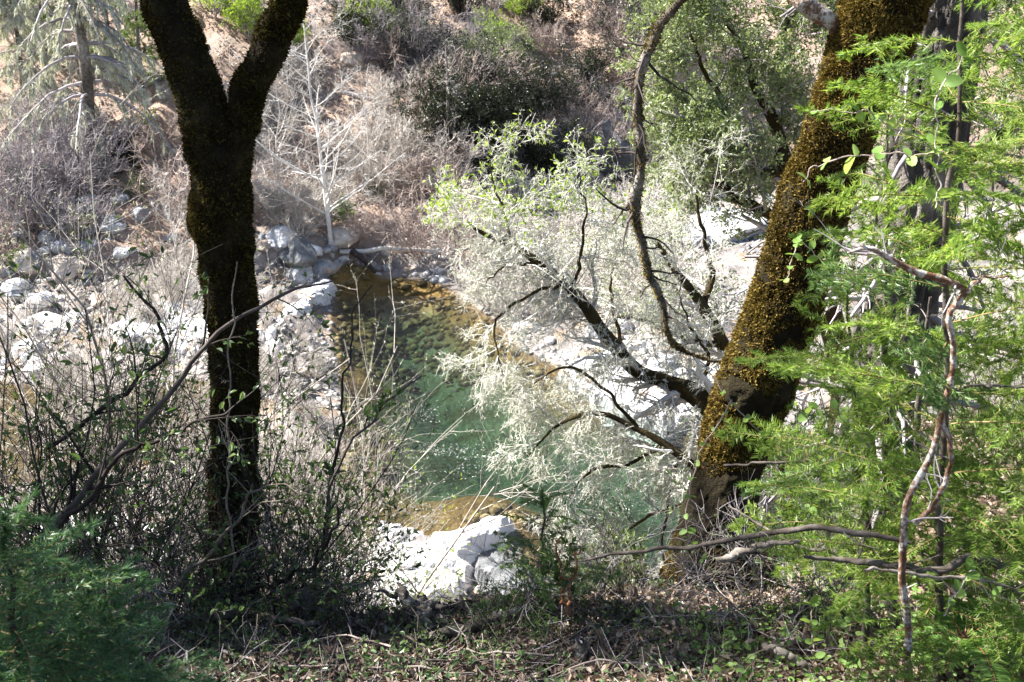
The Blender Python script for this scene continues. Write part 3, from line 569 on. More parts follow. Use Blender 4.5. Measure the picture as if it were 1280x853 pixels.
# lichen-hung conifers and young pines on the far slope
def conifer(nm, loc, h, label, needle, nb=60, blen=0.24, seed=0, droop=-0.25, den=60, nlen=.16, nw=0.03, bare=0.25, twig='twig_grey', hang=0.0, tr=0.016, group=None, cat='tree', wl=0.9):
    rg = np.random.default_rng(seed); root = empty(nm, loc, 0, label=label, cat=cat, group=group)
    P, R = curve([(0, 0, -.3), (rg.normal()*.02*h, rg.normal()*.02*h, h*.5), (rg.normal()*.03*h, rg.normal()*.03*h, h)], [h*tr, h*tr*.65, h*tr*.12], 24)
    t = MB(); trunk_mesh(t, P, R, 10, 0.1, 2, 0, seed); t.obj('trunk', M['bark_oak'], root)
    zt = bare+(1-bare)*rg.random(nb)**0.9; i = np.clip((zt*23).astype(int), 0, 22); p0 = P[i]; a = rg.uniform(0, 2*pi, nb)
    L_ = h*blen*(1.08-zt)**wl*rg.uniform(.7, 1.15, nb); d = np.stack([np.cos(a), np.sin(a), 0.25+0*a], -1); Q = [p0]; K = 6
    for k in range(K-1): d = norm(d+0.07*rg.normal(size=d.shape)+np.array([0, 0, droop])); Q.append(Q[-1]+d*(L_/(K-1))[:, None])
    BP = np.stack(Q, 1); BR = np.maximum(h*tr*.22*np.linspace(1, .3, K)[None], .004)*np.ones((nb, 1))
    TP, TR = spawn(BP, BR, 7, .15, 1, (30, 65), (h*.06, h*.11), 4, .1, (0, 0, droop*.5-hang), .6, .4, .003, rg)
    b = MB(); tubes(b, BP, BR, 4); tubes(b, TP, TR, 3); b.obj('branches', M[twig], root)
    f = MB(); p, dd = along(TP, den, 0, 1, rg); blades(f, p, norm(dd*.5+rg.normal(size=p.shape)*.6+np.array([0, 0, -hang*2.5])), nlen*rg.uniform(.6, 1.2, len(p)), nw, 0, rg)
    p, dd = along(BP, den, .2, 1, rg); blades(f, p, norm(dd*.4+rg.normal(size=p.shape)*.6+np.array([0, 0, -hang*2.5])), nlen*rg.uniform(.6, 1.2, len(p)), nw, 0, rg)
    f.obj('foliage', M[needle], root); return root
g = ground(112, 215); conifer('lichen_conifer', g, 12, 'tall grey conifer hung with white lichen at the upper left', 'lichen', 56, .38, 201, -.28, 60, .30, .04, .30, hang=.5, tr=.030, wl=.35)
g = ground(30, 150); conifer('lichen_conifer', g, 9, 'smaller lichen-hung conifer at the far left edge', 'lichen', 60, .34, 202, -.25, 46, .28, .04, .15, hang=.4)
g = ground(128, 235); conifer('lichen_conifer', g, 2.2, 'low lichen-draped dead sapling at the foot of the tall conifer', 'lichen', 26, .5, 203, -.3, 30, .16, .025, .1, hang=.5)
g = ground(178, 120); conifer('pine_tree', g, 8, 'yellow-green young pine left of the forked trunk', 'leaf_pine', 60, .26, 204, -.05, 70, .16, .022, .1)
g = ground(140, 80); conifer('pine_tree', g, 8, 'taller green pine behind the lichen-hung conifer', 'leaf_pine', 60, .26, 205, -.05, 70, .16, .022, .1)
g = ground(60, 95); conifer('pine_tree', g, 7, 'pale green pine at the upper left corner', 'leaf_pine', 50, .3, 206, -.05, 60, .16, .022, .1)
g = ground(560, 200); conifer('bare_conifer', g, 6, 'thin dark dead conifer standing in the middle of the far hillside', 'lichen', 24, .2, 207, -.1, 3, .1, .02, .2)
# white leafless alder
def bare_tree(nm, loc, h, label, mk, seed, nb=34, tr=.011, ang=(35, 65), lean=(0, 0), rmin=.006, n2=7, n3=5, up=.03, group=None):
    rg = np.random.default_rng(seed); root = empty(nm, loc, 0, label=label, cat='tree', group=group)
    P, R = curve([(0, 0, -.2), (lean[0]*.4, lean[1]*.4, h*.45), (lean[0], lean[1], h)], [h*tr, h*tr*.6, h*tr*.12], 20, .12, seed)
    t = MB(); trunk_mesh(t, P, R, 10, .08, 3); t.obj('trunk', M[mk], root)
    B = spawn(P[None], R[None], nb, .15, .98, ang, (h*.36, h*.58), 8, .09, (0, 0, up), .45, .3, rmin, rg, .7)
    B2 = spawn(*B, n2, .2, 1, (25, 60), (h*.08, h*.16), 5, .12, (0, 0, up), .6, .4, rmin, rg); B3 = spawn(*B2, n3, .2, 1, (25, 60), (h*.03, h*.07), 4, .12, (0, 0, up), .6, .4, rmin*.8, rg)
    b = MB(); tubes(b, *B, 4); tubes(b, *B2, 3); tubes(b, *B3, 3); b.obj('branches', M[mk], root); return root
M['birch'] = barkmat('white_bark', [(0, (.40, .37, .34)), (.5, (.62, .60, .57)), (1, (.78, .77, .75))], 6, 0)
g = ground(415, 318); bare_tree('alder_tree', g, 10.5, 'white leafless alder at the head of the pool', 'birch', 301, 44, .0105, ang=(50, 82), lean=(-.7, 0.3))
g = ground(470, 250); bare_tree('alder_tree', g, 6.0, 'smaller pale leafless alder right of the white one', 'twig_pale', 302, 26, .010, lean=(-.5, 0), rmin=.005)
g = ground(350, 270); bare_tree('alder_tree', g, 7.0, 'brownish leafless alder just right of the forked trunk', 'twig_pale', 303, 26, .009, lean=(.5, 0), rmin=.005)
g = ground(220, 330); bare_tree('alder_tree', g, 4.0, 'small thin leafless sapling left of the mossy trunk', 'birch', 304, 20, .010, rmin=.006)
# leaf litter and small stones strewn over the far slope
rg = np.random.default_rng(404); n = 60000; X = rg.uniform(-26, 24, n); Y = rg.uniform(44, 78, n); k = (Y > yfar(X)-.5) & (np.abs(X) < .52*Y) & (fbm(xy3(X, Y, .5), 3, 4) > -.5); X, Y = X[k], Y[k]; n = len(X); a = rg.uniform(0, 6.28, n)
M['slope_chips'] = leafmat('slope_litter', [(0, (.12, .08, .06)), (.35, (.30, .22, .17)), (.65, (.50, .42, .36)), (1, (.72, .66, .60))], 0, .1, .9, .6)
mb = MB(); leaves(mb, np.stack([X, Y, height(X, Y)+.02], -1), np.stack([np.cos(a), np.sin(a), rg.normal(.1, .5, n)], -1), rg.uniform(.08, .26, n), .6, 0, .25, .3, rg); tag(mb.obj('hillside_litter', M['slope_chips']), 'pale leaf litter and chips strewn over the far slope', 'leaf litter', kind='stuff')
# logs on the far bank
def log(pa, pb, w, mk, label, nm='fallen_log', lift=0.1, Kn=14):
    a, b_ = np.array(pa, float), np.array(pb, float); P, R = curve([a, (a+b_)/2+np.array([0, 0, .08]), b_], [w, w*.8, w*.5], Kn, .06, int(abs(a[0]*10)))
    c_ = P.mean(0); t = MB(); trunk_mesh(t, P-c_, R, 10, .15, 6); o = t.obj(nm, M[mk]); o.location = c_; tag(o, label, 'log'); return o
a_ = ground(425, 322); b_ = ground(560, 330); log(a_+[0, 0, .25], b_+[0, 0, .3], .12, 'birch', 'pale driftwood log lying along the head of the pool')
a_ = ground(470, 190); b_ = ground(545, 120); log(a_+[0, 0, .5], b_+[0, 0, .6], .16, 'twig_dark', 'dark fallen log slanting up the far hillside')
a_ = ground(548, 160); log(a_+[0, 0, 0], a_+np.array([.2, .4, 3.2]), .16, 'twig_dark', 'dark broken standing stub in the shaded hollow')
a_ = ground(430, 128); b_ = ground(500, 142); log(a_+[0, 0, .4], b_+[0, 0, .3], .12, 'twig_grey', 'grey fallen log high on the far hillside')
a_ = ground(452, 340); log(a_+[-.4, 0, .9], a_+np.array([.7, -.3, .1]), .16, 'twig_dark', 'dark forked driftwood snag at the head of the pool')
M['lichen_bark'] = barkmat('lichen_spotted_bark', [(0, (.05, .025, .015)), (.42, (.16, .085, .05)), (.55, (.28, .21, .17)), (.64, (.50, .48, .44)), (1, (.58, .57, .54))], 70, .8, .9, 90, dist=.006)
# ------------------------------------------------------------------ the two mossy trunks and the grey fir trunk
def limb_tree(root, name, path, K, sides, m, seed, amp=.13, tufts=0, mossm=None, furrow=0, sc=6, ln=.03, fn=None, partmoss='moss', parent=None, lumps=0):
    P, R = pathpx(path, K, .012, seed) if len(path[0]) == 4 else curve([q[:3] for q in path], [q[3] for q in path], K, .03, seed)
    t = MB(); V, D = trunk_mesh(t, P, R, sides, amp, sc, 0, seed, furrow, lumps); o = t.obj(name, m, root)
    if tufts:
        f = MB(); moss_tufts(f, V, D, tufts, ln, .8, 0, fn); mo = f.obj(partmoss, mossm, o)
    return o, P, R
Y1 = 4.9; b0 = at(285, 760, Y1); b0[2] = gz(b0[0], b0[1])
T1 = empty('mossy_tree', (0, 0, 0), 0, label='forked dark mossy tree standing at the brink on the left', cat='tree')
_, tp, tr_ = limb_tree(T1, 'trunk', [(284, 800, 86.688, Y1), (284, 745, 70.7952, Y1), (288, 640, 56.3472, Y1), (290, 540, 55.6248, Y1), (288, 440, 57.0696, Y1), (284, 330, 62.1264, Y1), (280, 250, 66.4608, Y1), (270, 195, 70.7952, Y1), (252, 140, 60.6816, Y1), (232, 75, 53.4576, Y1+.05), (206, 5, 53.4576, Y1+.1), (185, -70, 50.568, Y1+.2), (150, -230, 43.344, Y1+.4), (120, -420, 32.508, Y1+.5), (130, -700, 18.06, Y1+.4)], 300, 80, M['bark_painted_shade'], 401, .085, 110000, M['moss_painted_shade'], ln=.017, sc=11, lumps=.05)
_, lp, lr_ = limb_tree(T1, 'limb', [(282, 265, 41.4176, Y1), (290, 205, 42.8968, Y1), (301, 150, 38.4592, Y1), (312, 105, 39.9384, Y1), (332, 60, 41.4176, Y1), (352, 15, 41.4176, Y1-.05), (368, -50, 38.4592, Y1-.1), (400, -200, 31.0632, Y1-.3), (430, -400, 22.188, Y1-.4), (420, -650, 11.8336, Y1-.4)], 240, 64, M['bark_painted_shade'], 402, .09, 50000, M['moss_painted_shade'], ln=.017, sc=11, lumps=.05)
kp, kr = pathpx([(262, 215, 22, Y1), (256, 245, 34, Y1), (256, 280, 34, Y1), (266, 320, 16, Y1)], 30); t = MB(); V_, D_ = trunk_mesh(t, kp, kr, 24, .2, 9, 0, 7); kn = t.obj('burl', M['bark_painted_shade'], T1); f = MB(); moss_tufts(f, V_, D_, 22000, .016, .8); f.obj('moss', M['moss'], kn)
def crown_above(root, P, R, i0, seed, nb=9, L_=(1.4, 2.6), mk='twig_dark', leaf=None, nleaf=6, lsize=.05):
    rg = np.random.default_rng(seed); B = spawn(P[None, i0:], R[None, i0:], nb, .05, 1, (30, 65), L_, 8, .12, (0, 0, .12), .4, .3, .008, rg, .3)
    B2 = spawn(*B, 7, .2, 1, (25, 60), (.5, 1.0), 6, .14, (0, 0, .05), .5, .4, .004, rg); B3 = spawn(*B2, 6, .2, 1, (25, 60), (.2, .45), 5, .15, (0, 0, .03), .5, .4, .002, rg)
    t = MB(); tubes(t, *B, 5); tubes(t, *B2, 4); tubes(t, *B3, 3); t.obj('branches', M[mk], root)
    if leaf:
        f = MB(); p, d = along(B3[0], nleaf, .1, 1, rg); leaves(f, p, norm(d+.8*rg.normal(size=p.shape)), lsize, .5, 0, .15, .2, rg); f.obj('foliage', M[leaf], root)
crown_above(T1, tp, tr_, 236, 403, 5); crown_above(T1, lp, lr_, 163, 404, 5)

Y2 = 5.2
T2 = empty('mossy_tree', (0, 0, 0), 0, label='thick leaning trunk covered in golden-brown moss on the right', cat='tree')
_, tp, tr_ = limb_tree(T2, 'trunk', [(868, 840, 153.596, Y2-.1), (876, 775, 121.26, Y2-.1), (890, 700, 98.6248, Y2-.1), (912, 600, 80.84, Y2-.05), (930, 540, 84.0736, Y2), (948, 480, 90.5408, Y2), (972, 410, 87.3072, Y2), (1000, 320, 87.3072, Y2), (1018, 250, 84.0736, Y2), (1044, 180, 84.0736, Y2), (1072, 100, 90.5408, Y2), (1102, 20, 100.242, Y2), (1130, -60, 101.858, Y2), (1190, -230, 84.882, Y2), (1240, -430, 64.672, Y2), (1230, -700, 36.378, Y2)], 430, 120, M['bark_painted_shade'], 411, .075, 330000, M['moss'], ln=.018, sc=10, lumps=.085, fn=lambda p, d: fbm(p*2.4, 4, 17) > -.42+.3*sst(11.7, 11.0, p[:, 2]))  # moss thins low down, baring dark bark to imitate shade
o_, p_, r_ = limb_tree(T2, 'limb', [(1060, 60, 24, Y2), (1030, 25, 24, Y2), (1000, 2, 22, Y2), (970, -20, 20, Y2+.1), (930, -60, 17, Y2+.2), (895, -70, 15, Y2+.3), (870, -30, 13, Y2+.3)], 50, 14, M['lichen_bark'], 412, .25, sc=14)
_, dp, dr_ = limb_tree(T2, 'drooping_limb', [(870, -30, 13, Y2+.3), (848, 5, 12, Y2+.3), (824, 30, 12, Y2+.3), (806, 62, 12, Y2+.3), (796, 92, 12, Y2+.3), (795, 150, 11, Y2+.3), (797, 210, 11, Y2+.3), (792, 262, 13, Y2+.3), (800, 300, 9, Y2+.3), (812, 345, 9, Y2+.3), (824, 385, 8, Y2+.3), (832, 412, 7, Y2+.3), (848, 436, 5, Y2+.3), (878, 448, 3, Y2+.3), (915, 455, 1.2, Y2+.3)], 110, 14, M['bark_oak'], 413, .30, 5000, M['moss'], ln=.014, sc=14)
rg = np.random.default_rng(66); tw = spawn(dp[None], dr_[None], 34, .1, 1, (40, 85), (.12, .45), 7, .22, (0, 0, -.02), .35, .3, .0015, rg); tw2 = spawn(*tw, 4, .3, 1, (25, 60), (.05, .16), 5, .2, (0, 0, 0), .5, .4, .001, rg)
t = MB(); tubes(t, *tw, 4); tubes(t, *tw2, 3); t.obj('twigs', M['twig_dark'], T2)
crown_above(T2, tp, tr_, 349, 414, 8)

T3 = empty('furrowed_tree', (0, 0, 0), 0, label='grey deeply furrowed trunk behind the young firs on the right', cat='tree')
M['furrow'] = barkmat('furrowed_bark', [(0, (.03, .027, .024)), (.4, (.085, .078, .07)), (.7, (.19, .175, .155)), (1, (.36, .34, .31))], 7, 1.0, .9, 26, dist=.04)
_, tp, tr_ = limb_tree(T3, 'trunk', [(1062, 820, 123, 6.0), (1075, 700, 110.7, 6.1), (1095, 560, 100.04, 6.2), (1112, 430, 96.76, 6.2), (1135, 300, 95.12, 6.2), (1160, 160, 95.12, 6.2), (1182, 20, 96.76, 6.2), (1200, -90, 95.12, 6.2), (1230, -300, 82, 6.2), (1250, -620, 49.2, 6.2)], 240, 130, M['furrow'], 421, .05, furrow=.14, sc=3)
rg = np.random.default_rng(67); tw = spawn(tp[None, 50:190], tr_[None, 50:190], 60, 0, 1, (60, 95), (.4, 1.2), 8, .16, (0, 0, -.12), .12, .3, .003, rg, .0); tw2 = spawn(*tw, 6, .2, 1, (25, 70), (.12, .4), 6, .2, (0, 0, -.06), .5, .4, .0015, rg)
t = MB(); tubes(t, *tw, 4); tubes(t, *tw2, 3); t.obj('dead_twigs', M['twig_grey'], T3)

# ------------------------------------------------------------------ leaning lichen oak over the pool
def lichen_tree(label, limbs, levels, seed, Ythr=14, nth=9, lm='lichen', leafm=None, nl=0, base=None, thw=.0055, thl=.042):
    rg = np.random.default_rng(seed); root = empty('lichen_oak', (0, 0, 0), 0, label=label, cat='tree'); PP = []; 
    for k, lb in enumerate(limbs):
        P, R = pathpx(lb, 50, .015, seed+k); R = R*(1 if k == 0 else .8); t = MB(); trunk_mesh(t, P, R, 14, .16, 7, 0, seed+k); t.obj('trunk' if k == 0 else 'limb', M['bark_dark'], root); PP.append((P, R))
    ll = np.array([np.linalg.norm(np.diff(p[:, :], axis=0), axis=1).sum() for p, _ in PP]); rep = np.repeat(np.arange(len(PP)), np.maximum(1, np.round(levels[0][0]*ll/ll.mean()).astype(int)))
    P = np.stack([PP[i][0] for i in rep]); R = np.stack([PP[i][1] for i in rep]); lv = (P, R); levels = [(1,)+tuple(levels[0][1:])]+list(levels[1:]); tw = MB(); ends = []
    for n, L_, ang, wig, tr in levels:
        lv = spawn(*lv, n, .12, 1, ang, L_, 7, wig, tr, .45, .35, .0022, rg, .3); tubes(tw, *lv, 4 if len(ends) == 0 else 3); ends.append(lv)
    tw.obj('twigs', M['birch'], root); f = MB()
    for q, mlt in ((ends[-1], nth), (ends[-2], nth)):
        p, d = along(q[0], mlt, .05, 1, rg); blades(f, p, norm(rg.normal(size=p.shape)+np.array([0, 0, -.5])+.4*d), thl*rg.uniform(.4, 1.2, len(p)), thw, 0, rg)
    f.obj('lichen', M[lm], root)
    if leafm:
        f = MB(); p, d = along(ends[-1][0], nl, .3, 1, rg); k_ = p[:, 2] > (-1e9 if base is None else base); leaves(f, p[k_], norm(d+.7*rg.normal(size=p.shape))[k_], .045, .5, 0, .1, .2, rg); f.obj('foliage', M[leafm], root)
    return root
Yo = 8.6
lichen_tree('leaning lichen-covered oak with a bent dark limb reaching left over the pool',
  [[(960, 760, 44, 8.2), (935, 610, 38, 8.3), (905, 525, 34, 8.4), (868, 492, 27, 8.5), (835, 478, 20, Yo), (800, 466, 19.2, Yo), (765, 430, 16, Yo), (735, 390, 15.2, Yo), (710, 360, 13.6, Yo), (690, 340, 12, Yo), (660, 318, 10.4, Yo), (625, 300, 7.2, Yo), (598, 289, 4.8, Yo), (585, 278, 2.4, Yo)],
   [(712, 362, 5.8, Yo), (722, 330, 5.22, Yo), (726, 295, 4.64, Yo), (730, 260, 2.9, Yo), (722, 235, 2.32, Yo), (726, 215, 1.5, Yo)],
   [(706, 356, 5.22, Yo), (672, 366, 5.22, Yo-.1), (640, 384, 4.64, Yo-.2), (622, 402, 4.06, Yo-.2), (622, 430, 2.9, Yo-.3), (628, 470, 1.74, Yo-.3)],
   [(672, 326, 4.64, Yo), (640, 330, 4.06, Yo-.1), (620, 340, 2.9, Yo-.2), (605, 352, 1.74, Yo-.2)],
   [(868, 490, 8.12, Yo), (882, 470, 6.96, Yo), (884, 440, 5.22, Yo+.1), (860, 400, 3.48, Yo+.2), (850, 340, 1.74, Yo+.3)],
   [(640, 306, 4.06, Yo), (632, 268, 3.48, Yo+.1), (622, 240, 2.9, Yo+.1), (615, 215, 1.74, Yo+.1), (612, 195, 1.5, Yo+.1)],
   [(782, 450, 6.96, Yo), (770, 400, 5.22, Yo+.2), (765, 350, 4.06, Yo+.3), (772, 310, 2.32, Yo+.4), (775, 290, 1.5, Yo+.4)]],
  [(17, (.22, .85), (30, 80), .18, (0, .06, -.03)), (8, (.14, .42), (25, 75), .22, (0, 0, -.04)), (7, (.05, .17), (25, 75), .2, (0, 0, -.02))], 501, nth=6, leafm='leaf_yellow', nl=1, base=11.9)
lichen_tree('lower drooping lichen-white oak boughs hanging over the teal water',
  [[(985, 780, 18.6, 7.6), (930, 660, 16.12, 7.7), (880, 600, 12.4, 7.8), (830, 555, 9.92, 7.9), (780, 530, 7.44, 8), (720, 520, 5.58, 8), (690, 535, 3.72, 8), (660, 570, 1.86, 8)],
   [(830, 555, 6.82, 7.9), (790, 580, 5.58, 7.9), (740, 590, 4.34, 7.9), (720, 610, 3.1, 7.9), (700, 640, 1.5, 7.9)],
   [(800, 540, 6.82, 8), (760, 490, 5.58, 8.1), (710, 460, 4.34, 8.2), (685, 465, 3.1, 8.2), (655, 490, 1.5, 8.2)],
   [(905, 630, 7.44, 7.7), (860, 630, 6.2, 7.7), (820, 640, 4.96, 7.7), (770, 680, 3.1, 7.7), (730, 720, 1.5, 7.7)],
   [(850, 570, 6.2, 7.9), (840, 620, 4.96, 7.9), (830, 680, 3.72, 7.9), (840, 740, 1.86, 7.9)]],
  [(11, (.25, .65), (30, 80), .16, (0, .06, -.06)), (9, (.15, .38), (25, 70), .18, (0, 0, -.09)), (7, (.06, .2), (25, 75), .2, (0, 0, -.08))], 502, nth=8)
lichen_tree('grey lichen-covered oak boughs over the stony bar right of the bent limb',
  [[(1010, 700, 24, 10.5), (960, 560, 22, 10.6), (920, 460, 18, 10.7), (885, 390, 14, 10.8), (850, 345, 10, 10.9), (820, 305, 6, 11), (800, 285, 3, 11)],
   [(900, 430, 12, 10.7), (850, 420, 9, 10.8), (800, 400, 7, 10.8), (740, 390, 3, 10.8)],
   [(880, 390, 12, 10.8), (890, 340, 9, 11), (880, 290, 6, 11), (870, 240, 3, 11)]],
  [(12, (.6, 1.3), (30, 75), .14, (0, 0, -.01)), (8, (.25, .6), (25, 70), .18, (0, 0, -.03)), (7, (.1, .28), (25, 75), .2, (0, 0, -.02))], 503, nth=8, lm='lichen', leafm='leaf_olive', nl=2)

# live oak with small olive leaves behind the leaning trunk
def live_oak(label, limbs, seed, n=(12, 9, 7), L_=((.7, 1.5), (.35, .8), (.2, .4)), nl=16, ls=.06, leaf='leaf_olive', tw='twig_grey'):
    rg = np.random.default_rng(seed); root = empty('live_oak', (0, 0, 0), 0, label=label, cat='tree'); A = []
    for k, lb in enumerate(limbs):
        P, R = pathpx(lb, 40, .05, seed+k); t = MB(); trunk_mesh(t, P, R, 12, .12, 4, 0, seed); t.obj('trunk' if k == 0 else 'limb', M['bark_dark'], root); A.append((P, R))
    lv = (np.stack([a for a, _ in A])[:, 12:], np.stack([r for _, r in A])[:, 12:]); t = MB()
    for q in range(3):
        lv = spawn(*lv, n[q], .1, 1, (30, 75), L_[q], 7, .14, (0, 0, .0), .45, .35, .004, rg, .3); tubes(t, *lv, 4 if q == 0 else 3)
    t.obj('branches', M[tw], root); f = MB(); p, d = along(lv[0], nl, .1, 1, rg); leaves(f, p+rg.normal(size=p.shape)*.03, norm(d+.9*rg.normal(size=p.shape)), ls, .42, 0, .12, .15, rg); f.obj('foliage', M[leaf], root); return root
live_oak('leafy olive-green live oak between the hanging limb and the leaning mossy trunk',
  [[(1060, 620, 40, 14), (1040, 440, 34, 14), (1000, 290, 26, 14.2), (975, 200, 20, 14.4), (955, 130, 14, 14.6), (925, 70, 8, 14.8), (895, 10, 4, 15)],
   [(1010, 320, 18, 14.1), (960, 270, 14, 14.2), (910, 245, 10, 14.2), (885, 225, 7, 14.2), (865, 190, 3, 14.2)],
   [(975, 200, 14, 14.4), (970, 140, 10, 14.6), (975, 80, 8, 14.8), (985, 10, 5, 15), (960, -50, 3, 15)],
   [(985, 230, 14, 14.3), (930, 190, 10, 14.3), (900, 130, 8, 14.4), (875, 80, 5, 14.5), (860, 40, 3, 14.5)]], 511)
live_oak('second olive live oak right of the leaning trunk at the top',
  [[(1130, 520, 40, 16), (1130, 300, 34, 16), (1150, 150, 24, 16), (1180, 60, 16, 16), (1230, 0, 8, 16)],
   [(1130, 300, 20, 16), (1200, 220, 14, 16), (1260, 160, 10, 16), (1320, 100, 5, 16)]], 512, n=(12, 8, 6), ls=.07)

# ------------------------------------------------------------------ young firs with real needles
M['needle'] = leafmat('fir_needle', [(0, (.06, .12, .025)), (.4, (.16, .27, .05)), (.75, (.27, .39, .08)), (1, (.42, .49, .14))], .5, .35, .4, 2.2)
M['needle_dark'] = leafmat('shade_painted_fir', [(0, (.05, .12, .05)), (.5, (.11, .20, .06)), (1, (.24, .36, .10))], .4, .35, .4, 2.5)  # darker copy of the needle with shade put into the colour
M['needle_shade'] = leafmat('shade_painted_needle', [(0, (.03, .075, .04)), (.5, (.07, .155, .075)), (1, (.15, .27, .11))], .4, .35, .4, 2.5)  # dark bluish needle copy, painting the shade on the corner firs
M['fir_twig'] = barkmat('fir_twig', [(0, (.10, .07, .035)), (.5, (.20, .15, .07)), (1, (.32, .26, .14))], 20, 0)
def bough(name, parent, p0, d0, L_, rg, mats, droop=-.06, ntw=10, nd=1.0, nlen=.024, nw=.0022, wig=.05, K=9, tr=.0032):
    d = norm(np.asarray(d0, float)); Q = [np.asarray(p0, float)]
    for k in range(K-1): d = norm(d+wig*rg.normal(size=3)+np.array([0, 0, droop])); Q.append(Q[-1]+d*L_/(K-1))
    P = np.stack(Q)[None]; R = np.linspace(tr, .0010, K)[None]*(L_/.5)**.5; mb = MB(); tubes(mb, P, R, 5, 0)
    roll = rg.uniform(-.9, .9); UP = np.array([0, 0, 1.0]); ntw = max(5, int(ntw*L_/.45))
    t = np.linspace(.2, .96, ntw)+rg.uniform(-.02, .02, ntw); f = np.clip(t, 0, .999)*(K-1); i = f.astype(int); w = (f-i)[:, None]
    pos = P[0, i]*(1-w)+P[0, i+1]*w; tg = norm(P[0, i+1]-P[0, i]); sg = np.where(np.arange(ntw) % 2 == 0, 1, -1)[:, None]
    h0 = norm(np.cross(tg, UP)); v0 = np.cross(h0, tg); s = h0*math.cos(roll)+v0*math.sin(roll); v1 = np.cross(s, tg)
    dd = norm(tg*rg.uniform(.6, 1.0, (ntw, 1))+s*sg+v1*rg.uniform(-.25, .25, (ntw, 1)))
    ln = L_*.40*(1.08-t)**.8*rg.uniform(.55, 1.15, ntw); q = [pos]
    for k in range(4): dd = norm(dd+.05*rg.normal(size=dd.shape)+tg*.06+UP*droop*.6); q.append(q[-1]+dd*(ln/4)[:, None])
    TP = np.stack(q, 1); TR = np.ones((ntw, 1))*np.linspace(.0014, .0008, 5)[None]; tubes(mb, TP, TR, 3, 0)
    allp = [(TP, ln)]
    if L_ > .3:
        SP, SR = spawn(TP[:ntw*2//3], TR[:ntw*2//3], 2, .3, .9, (35, 50), (L_*.07, L_*.14), 4, .05, (0, 0, droop*.4), .8, .6, .0009, rg, .3); tubes(mb, SP, SR, 3, 0); allp.append((SP, np.linalg.norm(SP[:, -1]-SP[:, 0], axis=1)))
    for PP, l in allp+[(P, np.array([L_]))]:
        m = max(3, int(470*nd*l.mean()))
        p, tg = along(PP, m, .02, 1, rg); n_ = len(p); h = norm(np.cross(tg, UP)); v_ = np.cross(h, tg); S = h*math.cos(roll)+v_*math.sin(roll); N_ = np.cross(S, tg)
        sd = np.where(rg.random(n_) < .5, 1, -1)[:, None]*rg.uniform(.75, 1.1, (n_, 1)); lat = S*sd+N_*rg.normal(0, .38, (n_, 1))
        blades(mb, p, norm(tg*rg.uniform(.45, .75, (n_, 1))+lat), nlen*rg.uniform(.75, 1.1, n_), nw, 1, rg)
    tp_, tt = along(P[:, -2:], 14, .5, 1, rg); blades(mb, tp_, norm(tt+.4*rg.normal(size=tp_.shape)), nlen*.8, nw, 1, rg)
    return mb.obj(name, mats, parent)
def fir(label, stem, boughs, seed, L_=(.3, .62), mats=None, nd=1.0, droop=-.05, up=.25, nlen=.031, nw=.0040, group=None, azr=None, tzr=(.1, .98), ntw=11):
    rg = np.random.default_rng(seed); P, R = pathpx(stem, 50, .012, seed); R = R*.7; c_ = P[0].copy()
    root = empty('young_fir', c_, 0, label=label, cat='tree', group=group); P = P-c_; t = MB(); trunk_mesh(t, P, R, 10, .1, 10, 0, seed); t.obj('stem', M['stick_dark'] if stem[0][0] > 400 else M['twig_dark'], root)
    tz = np.linspace(tzr[0], tzr[1], boughs)+rg.uniform(-.01, .01, boughs); az = rg.uniform(0, 6.28)
    for k in range(boughs):
        az += 2.4+rg.uniform(-.4, .4); i = int(np.clip(tz[k], 0, .99)*49); a = az if azr is None else rg.uniform(*azr)
        l = (L_[1]+(L_[0]-L_[1])*max(0, (tz[k]-tzr[0])/(1-tzr[0])))*rg.uniform(.7, 1.15)
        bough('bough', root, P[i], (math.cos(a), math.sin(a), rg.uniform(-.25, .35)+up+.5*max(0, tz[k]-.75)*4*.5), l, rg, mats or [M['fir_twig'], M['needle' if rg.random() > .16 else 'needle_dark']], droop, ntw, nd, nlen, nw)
    tp_, tt = along(P[None, -6:], 260, 0, 1, rg); mb = MB(); blades(mb, tp_, norm(tt+.9*rg.normal(size=tp_.shape)), nlen, nw, 0, rg); mb.obj('leader', [(mats or [0, M['needle']])[1]], root)
    return root
fir('tallest young fir with bright needles in front of the furrowed trunk', [(1168, 900, 17, 3.3), (1174, 700, 14, 3.3), (1180, 500, 12, 3.3), (1180, 300, 11, 3.3), (1195, 120, 8, 3.3), (1205, -40, 6, 3.35), (1210, -160, 3, 3.4)], 56, 601, (.34, .72), tzr=(.16, .98))
fir('young fir behind the crooked sapling with boughs over the mossy trunk', [(1120, 900, 14, 3.8), (1118, 760, 13, 3.8), (1110, 600, 12, 3.8), (1105, 450, 10, 3.8), (1110, 300, 8, 3.8), (1112, 180, 5, 3.8), (1115, 60, 3, 3.8)], 36, 607, (.24, .7), tzr=(.34, .98))
fir('young fir cut by the right edge of the photo', [(1310, 900, 22, 3.6), (1300, 600, 18, 3.6), (1300, 300, 15, 3.6), (1310, 100, 10, 3.6), (1312, -60, 5, 3.6)], 58, 602, (.34, .75))
fir('shorter young fir between the leaning mossy trunk and the tallest fir', [(1085, 870, 15, 3.9), (1082, 760, 13, 3.9), (1075, 600, 11, 3.9), (1066, 480, 8, 3.9), (1060, 400, 5, 3.9), (1058, 350, 3, 3.9)], 26, 603, (.14, .5), tzr=(.3, .98))
fir('dark blurred young fir close by in the bottom left corner', [(20, 1100, 26, 2.1), (25, 950, 22, 2.1), (18, 830, 16, 2.1), (8, 740, 10, 2.1), (5, 670, 5, 2.1), (3, 645, 3, 2.1)], 96, 604, (.2, .56), [M['fir_twig'], M['needle_shade']])
